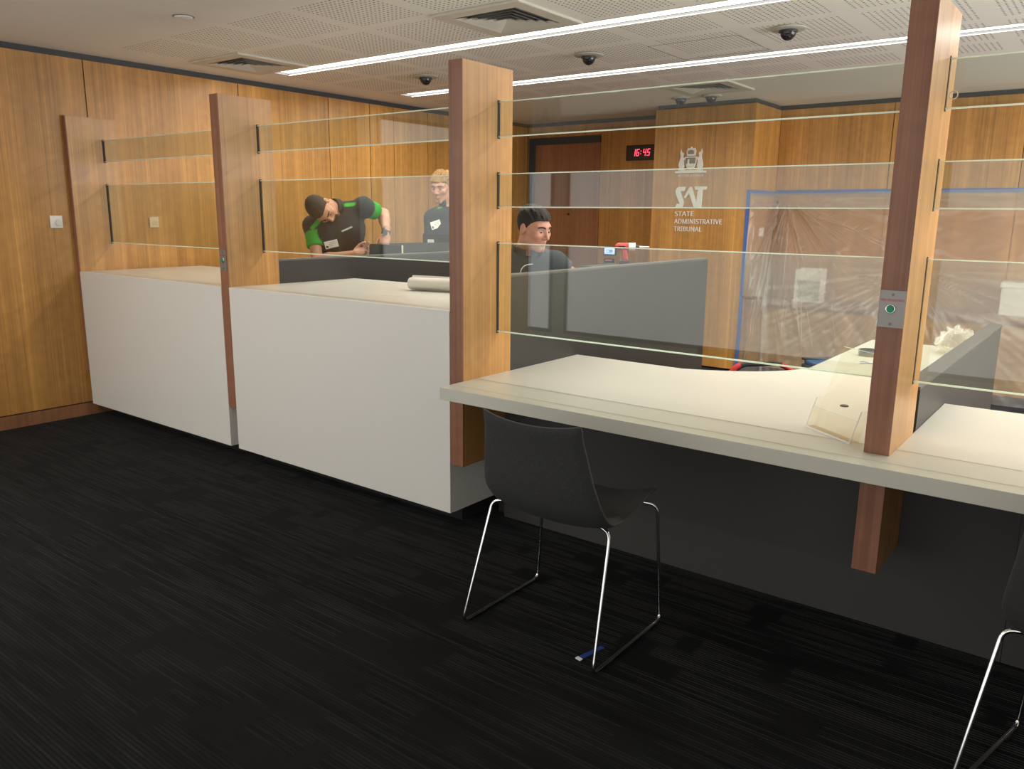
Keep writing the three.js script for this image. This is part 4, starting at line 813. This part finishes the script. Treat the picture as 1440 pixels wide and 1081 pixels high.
  const sg = mk(shirt, [J.pelvis, J.chest, neckBase, J.shL, J.shR, tuck.L.cut, tuck.R.cut], 0.17, 0.0105);
  if (o.green) {                                          // dyed green sleeve ends and shoulder piping
    const P_ = sg.attributes.position, col = new Float32Array(P_.count * 3), c0 = new THREE.Color(o.shirt), c1 = new THREE.Color(0x2f9e34), v = V();
    for (let i = 0; i < P_.count; i++) {
      v.fromBufferAttribute(P_, i); let k = 0;
      for (const s of ['L', 'R']) {
        const along = q.subVectors(v, J['sh' + s]).dot(tuck[s].dir), len = J['sh' + s].distanceTo(tuck[s].cut), dist = cone(v, J['sh' + s], J['el' + s], 0.07, 0.06);
        if (dist < 0.03 && along > len * o.greenFrom && torso(v, 0.012) > 0.012) k = Math.max(k, sstep(len * o.greenFrom, len * (o.greenFrom + 0.05), along));
        const a = neckBase.clone().lerp(J['sh' + s], 0.35).addScaledVector(fwd, 0.055).addScaledVector(spine, 0.045), b = J['sh' + s].clone().addScaledVector(fwd, 0.05).addScaledVector(spine, 0.035).addScaledVector(tuck[s].dir, 0.05);
        const dl = cone(v, a, b, 0.014, 0.014); if (dl < 0.006) k = Math.max(k, 1 - sstep(0, 0.006, dl));
        const e = J['sh' + s].clone().addScaledVector(fwd, 0.06).addScaledVector(tuck[s].dir, 0.05), f2 = J['sh' + s].clone().lerp(J.chest, 0.35).addScaledVector(fwd, 0.1);
      }
      c0.clone().lerp(c1, k).toArray(col, i * 3);
    }
    sg.setAttribute('color', new THREE.BufferAttribute(col, 3));
  }
  const shirtMesh = part(t, 'shirt', sg, o.green ? std(0xffffff, 0.85, { vertexColors: true }) : std(o.shirt, 0.85));
  // collar: a short turned-down band
  const cg = nets((p) => { const along = q.subVectors(p, collarUp).dot(neckDir), rad = Math.sqrt(Math.max(0, q.lengthSq() - along * along)); const open = q.dot(fwd) > 0.045 ? Math.abs(q.dot(across)) : 1; return Math.max(Math.abs(rad - 0.078 + along * 0.15) - 0.007, Math.abs(along - 0.022) - 0.024, 0.014 - open); }, collarUp.clone().subScalar(0.13), collarUp.clone().addScalar(0.13), 0.005);
  part(shirtMesh, 'collar', cg, std(o.shirt, 0.85));
  // trousers and shoes
  const pants = (p) => { let d = 9; for (const s of ['L', 'R']) { d = smin(d, cone(p, J['hip' + s], J['kn' + s], 0.098, 0.070), 0.03); d = smin(d, cone(p, J['kn' + s], J['an' + s], 0.070, 0.058), 0.03); } d = smin(d, cone(p, J.hipL, J.hipR, 0.105, 0.105), 0.05); d = smin(d, cone(p, J.hipL.clone().lerp(J.hipR, 0.5), J.pelvis.clone().addScaledVector(spine, 0.02), 0.115, 0.115), 0.05); return d + 0.006 * (vnoise(p.x * 14, p.y * 10 + p.z * 9) - 0.5); };
  part(t, 'trousers', mk(pants, [J.pelvis, J.hipL, J.hipR, J.knL, J.knR, J.anL, J.anR], 0.14, 0.015), std(0x22242a, 0.9));
  for (const s of ['L', 'R']) { const a = J['an' + s], toe = V(a.x + J.step.x * 0.17, 0.045, a.z + J.step.z * 0.17), heel = V(a.x - J.step.x * 0.06, 0.045, a.z - J.step.z * 0.06); part(t, 'shoe', nets((p) => smax(smin(cone(p, heel, toe, 0.043, 0.045), cone(p, V(a.x, 0.1, a.z), heel, 0.045, 0.04), 0.03), -p.y + 0.001, 0.01), V(Math.min(heel.x, toe.x) - 0.07, -0.01, Math.min(heel.z, toe.z) - 0.07), V(Math.max(heel.x, toe.x) + 0.07, 0.18, Math.max(heel.z, toe.z) + 0.07), 0.008), std(0x191818, 0.6)); }
  return { t, fwd, across, spine, shirt, headM, shirtMesh };
}
// sits a flat rectangle on the shirt in front of a point
function onShirt(P_, from, dir, w, h, tilt, upV, name, mat, label) {
  const p = from.clone(), d = from.clone().sub(camera.position).normalize(); for (let i = 0; i < 60; i++) { const s = P_.shirt(p); if (s < 0.003) break; p.addScaledVector(d, clamp(s * 0.6, 0.002, 0.08)); }
  if (P_.shirt(p) > 0.02) { console.log('no shirt under', name, p.toArray().map((v) => v.toFixed(2)).join(), P_.shirt(p)); return null; }
  const e = 0.02, n = V(P_.shirt(p.clone().add(V(e, 0, 0))) - P_.shirt(p.clone().add(V(-e, 0, 0))), P_.shirt(p.clone().add(V(0, e, 0))) - P_.shirt(p.clone().add(V(0, -e, 0))), P_.shirt(p.clone().add(V(0, 0, e))) - P_.shirt(p.clone().add(V(0, 0, -e)))).normalize();
  const x = upV.clone().cross(n).normalize(), y = n.clone().cross(x), m = new THREE.Matrix4().makeBasis(x, y, n).setPosition(p.addScaledVector(n, 0.003));
  const g = new THREE.BoxGeometry(w, h, 0.002); g.rotateZ(tilt); g.applyMatrix4(m); return part(P_.shirtMesh, name, g, mat, label);
}
const camRight = V(1, 0, 0).applyQuaternion(camera.quaternion), camUp = V(0, 1, 0).applyQuaternion(camera.quaternion), camBack = V(0, 0, 1).applyQuaternion(camera.quaternion);
const mix3 = (a, b, c) => camRight.clone().multiplyScalar(a).addScaledVector(V(0, 1, 0), b).addScaledVector(V(camBack.x, 0, camBack.z).normalize(), c);
const floorPt = (p, dx, dz, y = 0.09) => V(p.x + dx, y, p.z + dz);
const tagTex = canvasTex(128, 80, (c) => { c.fillStyle = '#f2f1ec'; c.fillRect(0, 0, 128, 80); c.fillStyle = '#9a9894'; c.fillRect(44, 18, 60, 4); c.fillRect(44, 34, 66, 4); c.fillRect(44, 50, 40, 4); c.fillStyle = '#1c1c1c'; c.fillRect(10, 48, 20, 22); });
const tagMat = std(0xffffff, 0.5, { map: tagTex });
const right = camRight, toCam = V(camBack.x, 0, camBack.z).normalize();
{ // bending man at the board tray
  const d = 6.02, head = at(452, 294, d - 0.10), neck = at(474, 296, d + 0.06), chest = at(476, 326, d + 0.10), pelvis = at(478, 398, d + 0.36);
  const hip = (s) => pelvis.clone().add(right.clone().multiplyScalar(s * 0.09)).add(V(0, -0.08, 0));
  const M = person({
    label: 'man in black and green polo shirt bending over the board tray', head, neck, chest, pelvis,
    face: mix3(0.62, -0.70, 0.36), crown: mix3(-0.66, 0.42, 0.62), front: mix3(0.10, -0.15, 1),
    shL: at(511, 291, d + 0.08), shR: at(440, 317, d + 0.04), elL: at(540, 301, d + 0.26), wrL: at(543, 329, d + 0.06), elR: at(446, 366, d - 0.02), wrR: at(497, 357, d - 0.06),
    handL: { dir: mix3(-0.12, -0.85, 0.55), thumb: mix3(-1, 0.0, 0.1), curl: [0.5, 0.35, 0.2], spread: 0.2 }, handR: { dir: mix3(1, 0.25, 0.05), thumb: mix3(0, 0.7, -0.5), curl: [0.4, 0.5, 0.3] },
    hipL: hip(1), hipR: hip(-1), knL: floorPt(pelvis, right.x * 0.12 + toCam.x * 0.06, right.z * 0.12 + toCam.z * 0.06, 0.5), knR: floorPt(pelvis, -right.x * 0.12 + toCam.x * 0.06, -right.z * 0.12 + toCam.z * 0.06, 0.5), anL: floorPt(pelvis, right.x * 0.14, right.z * 0.14), anR: floorPt(pelvis, -right.x * 0.14, -right.z * 0.14), step: toCam,
    skin: 0xc08a70, hairColor: 0x2e2622, brow: 0x2e2622, hair: { side: 0.002, top: 0.004, rough: 0.003, freq: 60, brow: 0.062 }, beard: true, sleeve: 0.62, green: true, greenFrom: 0.36, shirt: 0x24272c,
  });
  onShirt(M, at(466, 343, d - 0.6), camBack.clone().negate(), 0.10, 0.062, 0.32, camUp, 'name_tag', tagMat, 'white name tag');
  onShirt(M, at(488, 322, d - 0.6), camBack.clone().negate(), 0.085, 0.012, 0.45, camUp, 'chest_print', std(0xb9bcbf, 0.7), 'small pale chest print');
  const wr = at(543, 326, d + 0.075), w2 = at(542, 332, d + 0.05); const b = new THREE.CylinderGeometry(0.034, 0.033, 1, 24, 1, true); part(M.t, 'watch_strap', orient(b, wr, w2), std(0x2b2b2e, 0.6, { side: THREE.DoubleSide }));
  const f = new THREE.CylinderGeometry(0.019, 0.019, 0.012, 20); f.rotateX(Math.PI / 2); f.applyQuaternion(camera.quaternion); const fp = wr.clone().lerp(w2, 0.5).addScaledVector(camBack, 0.034); f.translate(fp.x, fp.y, fp.z); part(M.t, 'watch_face', f, std(0x6d7276, 0.2, { metalness: 0.7 }));
}
{ // blond man standing behind the upright board
  const d = 6.55, head = at(622, 264, d), neck = at(632, 293, d + 0.03), chest = at(641, 332, d + 0.02), pelvis = at(646, 412, d + 0.05);
  const hip = (s) => pelvis.clone().add(right.clone().multiplyScalar(s * 0.09)).add(V(0, -0.06, 0));
  const M = person({
    label: 'blond man in black polo shirt with green piping standing behind the board', head, neck, chest, pelvis,
    face: mix3(-0.42, -0.20, 0.86), crown: mix3(-0.06, 1, 0.2), front: mix3(-0.15, 0, 1),
    shL: at(667, 305, d - 0.02), shR: at(609, 307, d + 0.02), elL: at(668, 354, d - 0.0), wrL: at(650, 358, d - 0.16), elR: at(606, 356, d - 0.02), wrR: at(640, 360, d - 0.26),
    handL: { dir: mix3(-0.7, -0.1, 0.6), thumb: mix3(0, 1, 0), curl: [0.5, 0.5, 0.3] }, handR: { dir: mix3(-0.35, 0.45, 0.75), thumb: mix3(-0.3, 0.8, 0), curl: [0.5, 0.5, 0.3] },
    hipL: hip(1), hipR: hip(-1), knL: floorPt(pelvis, right.x * 0.1, right.z * 0.1, 0.48), knR: floorPt(pelvis, -right.x * 0.1, -right.z * 0.1, 0.48), anL: floorPt(pelvis, right.x * 0.11, right.z * 0.11), anR: floorPt(pelvis, -right.x * 0.11, -right.z * 0.11), step: toCam,
    skin: 0xc99278, hairColor: 0xa5804f, brow: 0x7d5f3d, hair: { side: 0.005, top: 0.018, rough: 0.034, freq: 62, brow: 0.058 }, sleeve: 0.62, green: true, greenFrom: 0.92, shirt: 0x25282d,
  });
  onShirt(M, at(613, 316, d - 0.5), camBack.clone().negate(), 0.082, 0.066, 0.3, camUp, 'name_tag', tagMat, 'white name tag');
}
{ // dark haired man leaning behind the tall divider
  const d = 4.5, head = at(751, 322, d), neck = at(739, 359, d + 0.08), chest = at(740, 396, d + 0.14), pelvis = at(716, 440, d + 0.5);
  const hip = (s) => pelvis.clone().add(right.clone().multiplyScalar(s * 0.09)).add(V(0, -0.08, 0));
  const M = person({
    label: 'dark haired man in charcoal shirt leaning behind the tall divider', head, neck, chest, pelvis,
    face: mix3(0.68, -0.22, 0.68), crown: mix3(0.10, 0.97, 0.12), front: mix3(0.45, -0.1, 0.9),
    shL: at(779, 371, d + 0.12), shR: at(704, 372, d + 0.06), elL: at(811, 391, d + 0.16), wrL: at(800, 440, d + 0.12), elR: at(716, 410, d - 0.0), wrR: at(745, 440, d + 0.05),
    handL: { dir: mix3(-0.6, -0.6, 0.2), thumb: mix3(-0.5, 0.5, 0.3), curl: [0.5, 0.5, 0.3] }, handR: { dir: mix3(0.7, -0.5, 0.1), thumb: mix3(0, 0.8, 0.2), curl: [0.5, 0.5, 0.3] },
    hipL: hip(1), hipR: hip(-1), knL: floorPt(pelvis, right.x * 0.12, right.z * 0.12, 0.47), knR: floorPt(pelvis, -right.x * 0.12, -right.z * 0.12, 0.47), anL: floorPt(pelvis, right.x * 0.13, right.z * 0.13), anR: floorPt(pelvis, -right.x * 0.13, -right.z * 0.13), step: toCam,
    skin: 0xc28b74, hairColor: 0x2b231e, brow: 0x2b231e, hair: { side: 0.003, top: 0.014, rough: 0.012, freq: 55, brow: 0.062 }, sleeve: 0.55, green: false, shirt: 0x343a40,
  });
  part(M.t, 'white_line', tube([at(731, 392, d - 0.06), at(733, 379, d - 0.07), at(739, 373, d - 0.06), at(749, 371, d - 0.02)], 0.0022, 24, 6), plasticWhite, 'thin white curved line');  // thin white curved line in front of the shirt
}

scene.traverse((o) => { if (o.isMesh) { o.castShadow = true; o.receiveShadow = true; } });
renderer.render(scene, camera);
